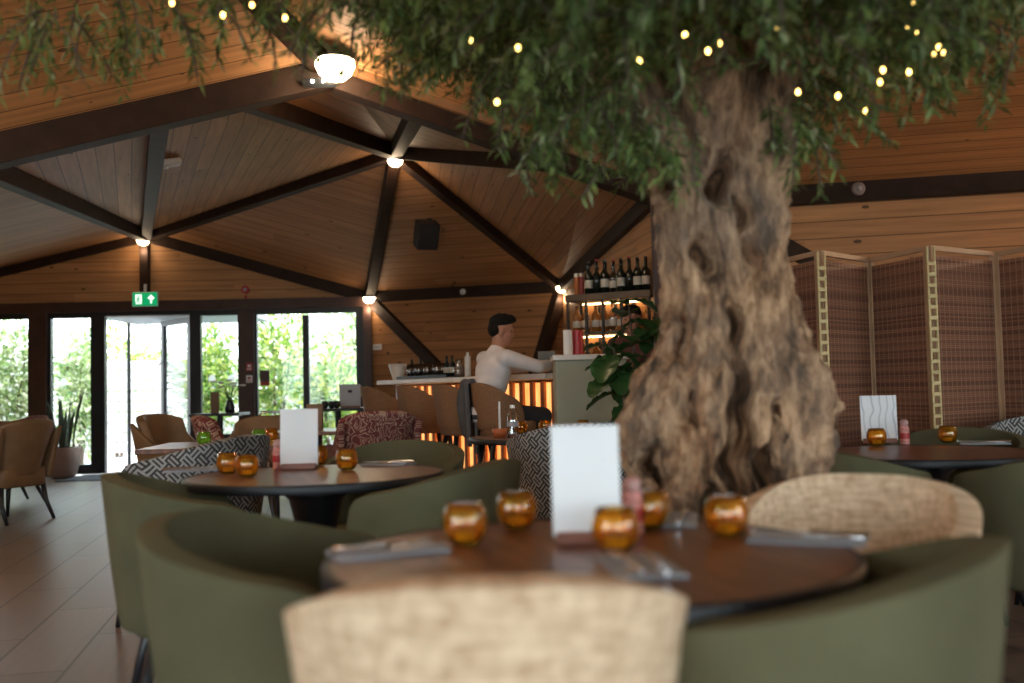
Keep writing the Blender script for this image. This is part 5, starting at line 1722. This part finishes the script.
for j in range(NV + 1):
    z = ZB + (ZT - ZB) * j / NV
    l, r = sil(z); cx = (l + r) / 2; rad = (r - l) / 2
    for i in range(NU):
        th = 2 * PI * i / NU
        s_, c_ = math.sin(th), -math.cos(th)                 # th = 0 faces the viewer side (-Y)
        p = V3((s_ * 1.9, c_ * 1.9, z * 1.05))
        tw = th + 0.5 * z + 0.5 * noise.noise(V3((0, 0, z * 2.2)))
        flute = 0.10 * math.sin(5 * tw + 2 * noise.noise(V3((s_, c_, z * 1.4)) * 1.3)) + 0.050 * math.sin(9 * tw + 5 * noise.noise(V3((s_ * 1.3, c_ * 1.3, z * 1.8))))
        big = 0.20 * noise.noise(V3((s_ * 1.5, c_ * 1.5, z * 3.0 + 4)))
        rid = 1 - abs(noise.noise(V3((s_ * 4.2 + 7, c_ * 4.2, z * 4.6)))) * 2
        rid2 = 1 - abs(noise.noise(V3((s_ * 9 + 3, c_ * 9, z * 11 + 9)))) * 2
        fine = noise.fractal(V3((s_ * 13, c_ * 13, z * 17)), 0.8, 2.0, 4)
        low = smooth01((0.95 - z) / 0.4)
        k = 1 + flute + big * (0.6 + 0.5 * low) + (0.12 + 0.10 * low) * rid * abs(rid) + 0.085 * rid2 * abs(rid2) + 0.05 * fine
        k *= 0.885 - 0.04 * low * (1 if s_ > 0 else 0.3) * abs(s_)
        rr = rad * k
        x, y = cx + rr * s_, rr * c_ * 0.95
        if c_ < 0.1:
            for hx, hz, hw, hh, hd in HOL:
                e = ((cx + rad * s_ - hx + 0.012 * math.sin(z * 40)) / hw) ** 2 + ((z - hz) / hh) ** 2
                if e < 6: y += 1.9 * hd * math.exp(-e * 0.9)
        vs.append((x, y, z))
for j in range(NV):
    for i in range(NU):
        i2 = (i + 1) % NU
        fs_.append((j * NU + i, j * NU + i2, (j + 1) * NU + i2, (j + 1) * NU + i))
fs_.append(tuple(NV * NU + i for i in range(NU)))
tm_.add(vs, fs_)
tm_.build('trunk', M_bark, tree, smooth=True)

# main limbs
br = MB(); limb_pts = []
def limb(pts, rad):
    pts = [V3(p) for p in pts]; q = [pts[0]]; rr = [rad[0]]
    for i in range(len(pts) - 1):
        for k in range(1, 7):
            t_ = k / 6; pm_ = pts[i].lerp(pts[i + 1], t_)
            pm_ += V3((noise.noise(pm_ * 5), noise.noise(pm_ * 5 + V3((9, 0, 0))), noise.noise(pm_ * 5 + V3((0, 9, 0))))) * 0.03
            q.append(pm_); rr.append(rad[i] + (rad[i + 1] - rad[i]) * t_)
    br.tube(q, rr, 12); limb_pts.append((q, rr))


limb([(-0.10, -0.02, 1.70), (-0.26, -0.06, 1.98), (-0.52, -0.15, 2.18), (-1.0, -0.25, 2.38), (-1.7, -0.3, 2.55)], [0.10, 0.085, 0.062, 0.04, 0.018])
limb([(-0.05, 0.05, 1.75), (-0.15, 0.12, 2.1), (-0.45, 0.35, 2.4), (-0.95, 0.55, 2.62), (-1.5, 0.7, 2.7)], [0.11, 0.09, 0.06, 0.04, 0.015])
limb([(0.08, -0.04, 1.75), (0.14, -0.10, 2.1), (0.30, -0.35, 2.4), (0.45, -0.8, 2.6), (0.5, -1.3, 2.7)], [0.11, 0.10, 0.07, 0.04, 0.015])
limb([(0.10, 0.03, 1.75), (0.24, 0.05, 2.05), (0.55, 0.1, 2.3), (0.95, 0.1, 2.5), (1.5, 0.1, 2.65)], [0.10, 0.09, 0.06, 0.04, 0.015])
limb([(-0.02, -0.10, 1.75), (-0.10, -0.30, 2.1), (-0.35, -0.6, 2.4), (-0.6, -1.0, 2.6)], [0.09, 0.075, 0.05, 0.02])
limb([(0.02, 0.08, 1.8), (0.05, 0.3, 2.2), (0.2, 0.7, 2.5), (0.5, 1.1, 2.7)], [0.10, 0.08, 0.05, 0.02])
br.build('branches', M_bark, tree, smooth=True)

# twigs with paired leaves
def canopy_floor(x, y):
    """height of the crown's underside at x,y from the trunk"""
    base = 1.64 + 0.41 * -x + 0.7 * max(0.0, -x - 1.05) if x < -0.12 else 1.62 + 0.62 * max(0.0, x)
    if -0.34 < x < 0.20 and y < 0.15: base = max(base, 1.84 - 0.5 * max(0.0, abs(x + 0.07) - 0.2))
    base += 0.36 * max(0.0, y + 0.1)
    return base + 0.07 * noise.noise(V3((x * 2.6, y * 2.6, 3.3))) + 0.04 * noise.noise(V3((x * 7, y * 7, 1.3)))


cen = []; dirs = []; nrm = []; lens = []; wid = []
twm = MB(); ntw = 0


def twig(p, d, ln, droop, nl):
    global ntw
    p = V3(p); d = V3(d).normalized(); pts = [p]
    st = 6
    for k in range(st):
        d = (d + V3((0, 0, -droop / st)) + V3((random.gauss(0, .08), random.gauss(0, .08), random.gauss(0, .05)))).normalized()
        p = p + d * (ln / st); pts.append(p)
    if ntw % 2 == 0: twm.tube(pts, [0.0035] * st + [0.0012], 4, cap=False)
    ntw += 1
    for k in range(nl):
        f_ = (k + 0.5) / nl * st; i = min(st - 1, int(f_)); q = pts[i].lerp(pts[i + 1], f_ - i); dd = (pts[i + 1] - pts[i]).normalized()
        s_ = V3((random.gauss(0, 1), random.gauss(0, 1), random.gauss(0, 1))); s_ = (s_ - dd * s_.dot(dd)).normalized()
        for sg in (-1, 1):
            ld = (dd * 0.75 + s_ * sg * 0.9 + V3((0, 0, random.uniform(-.35, .15)))).normalized()
            cen.append(q); dirs.append(ld); nrm.append((random.gauss(0, .4), random.gauss(0, .4), 1)); lens.append(random.uniform(0.034, 0.060)); wid.append(random.uniform(0.008, 0.013))


n_t = 0
while n_t < 3000:
    a = random.uniform(0, 2 * PI); r = 2.25 * math.sqrt(random.random())
    x, y = r * math.cos(a), r * math.sin(a) * 0.75
    if y < -1.75: continue
    if x > 1.9: continue
    dens = 1.0
    if x < -0.95: dens = 0.30 if x > -1.2 else 0.09
    if random.random() > dens: continue
    zf = canopy_floor(x, y)
    if math.hypot(x + 0.05, y) < 0.33 and zf < 1.95: zf = 1.95
    z = zf + 0.08 + abs(random.gauss(0, 0.24))
    if z > 2.9: continue
    d = V3((x * 0.6 + random.gauss(0, .5), y * 0.6 + random.gauss(0, .5), random.uniform(-0.5, 0.5)))
    twig((x, y, z), d, random.uniform(0.16, 0.30), random.uniform(0.3, 1.5), random.randint(12, 18)); n_t += 1
# hanging sprays on the far left and around the trunk
for (px, py, d_, n_, ln) in ((28, -5, 2.9, 8, 0.28), (45, 5, 2.7, 5, 0.24), (98, 0, 2.9, 8, 0.28), (112, 15, 3.0, 5, 0.2), (185, -12, 2.8, 8, 0.24), (202, 8, 2.9, 5, 0.16), (268, -5, 2.8, 8, 0.18), (300, 0, 2.8, 5, 0.16), (355, 5, 2.7, 6, 0.2),
                            (642, 130, 2.75, 12, 0.2), (652, 150, 2.72, 6, 0.16), (605, 105, 2.8, 10, 0.18), (520, 90, 2.9, 16, 0.24), (560, 110, 2.8, 12, 0.2), (790, 120, 2.85, 14, 0.18), (830, 90, 2.9, 14, 0.2), (990, 25, 2.9, 14, 0.2), (940, 40, 2.9, 10, 0.16)):
    b0 = P(px, py, d_) - V3((TX, TY, 0))
    for k in range(n_):
        twig(b0 + V3((random.gauss(0, .06), random.gauss(0, .08), random.gauss(0, .05))), (random.gauss(0, .6), random.gauss(0, .5), -0.5), ln * random.uniform(.6, 1.15), 1.3, 11)
M_olivel = leaf_mat('olive_leaves', [(0, (0.045, 0.078, 0.022)), (0.5, (0.12, 0.19, 0.052)), (0.85, (0.24, 0.33, 0.095)), (1.0, (0.42, 0.45, 0.28))], rough=0.45, trans=0.35)
v, f = leaves_mesh(np.array([tuple(c) for c in cen]), np.array([tuple(d) for d in dirs]), unit(np.array(nrm)), np.array(lens), np.array(wid))
np_obj('foliage', v, f, M_olivel, tree)
twm.build('twigs', M_bark2, tree)

# planter with pebbles round the trunk
M_planter = simple('slate_blue_planter', (0.055, 0.085, 0.115), 0.5)
pl = thing('planter', 'round slate blue planter holding the olive tree, under the near table', 'planter', (TX - 0.04, TY + 0.05, 0))
MB().lathe([(0, 0.0), (0.40, 0.0), (0.45, 0.36), (0.45, 0.375), (0.425, 0.375), (0.42, 0.30), (0, 0.30)], 64).build('tub', M_planter, pl, smooth=False)
pb = MB()
for k in range(520):
    a = random.uniform(0, 2 * PI); r = 0.40 * math.sqrt(random.random())
    s_ = random.uniform(0.010, 0.022); pb.ball((r * math.cos(a), r * math.sin(a), 0.312 + random.uniform(0, .022)), (s_ * random.uniform(.8, 1.3), s_, s_ * .7), 7, 5)
pbo = pb.build('pebbles', leaf_mat('pebble', [(0, (0.10, 0.09, 0.08)), (0.7, (0.35, 0.31, 0.27)), (1, (0.7, 0.68, 0.65))], 0.7, 0.0), pl, smooth=True); pbo['kind'] = 'stuff'

# fairy lights wound through the crown
fl = thing('fairy_lights', 'string of small warm fairy lights wound through the olive crown', 'fairy lights', (TX, TY, 1.9))
M_bulb = emit('warm_bulb', (1.0, 0.62, 0.16), 9)
pts = [(172, 3, 2.6), (223, 15, 2.6), (252, 5, 2.65), (285, 18, 2.6), (340, -20, 2.7), (470, 40, 2.5), (497, 102, 2.55), (518, 48, 2.45), (607, 3, 2.4), (640, 60, 2.45), (685, 35, 2.4), (708, 51, 2.4), (719, 43, 2.42), (776, 27, 2.4), (798, 92, 2.6), (838, 96, 2.6),
       (866, 111, 2.7), (883, 70, 2.55), (880, 82, 2.6), (909, 72, 2.6), (912, 2, 2.55), (918, 32, 2.6), (908, 29, 2.65), (939, 47, 2.6), (934, 55, 2.62), (944, 53, 2.65)]
wire = MB(); wp_ = []
for px, py, d_ in pts:
    q = P(px, py, d_) - fl.location
    MB().ball((q.x, q.y, q.z), (0.0055, 0.0055, 0.0075), 10, 8).build('bulb', M_bulb, fl, smooth=True)
    wp_.append(q)
path = []
for i in range(len(wp_) - 1):
    for k in range(5):
        t_ = k / 5; q = wp_[i].lerp(wp_[i + 1], t_); q.z += 0.012 + 0.05 * math.sin(PI * t_) * math.sin(i * 1.7); q.y += 0.06 * math.sin(PI * t_); path.append(q)
wire.tube(path, 0.0014, 5).build('wire', M_black, fl)
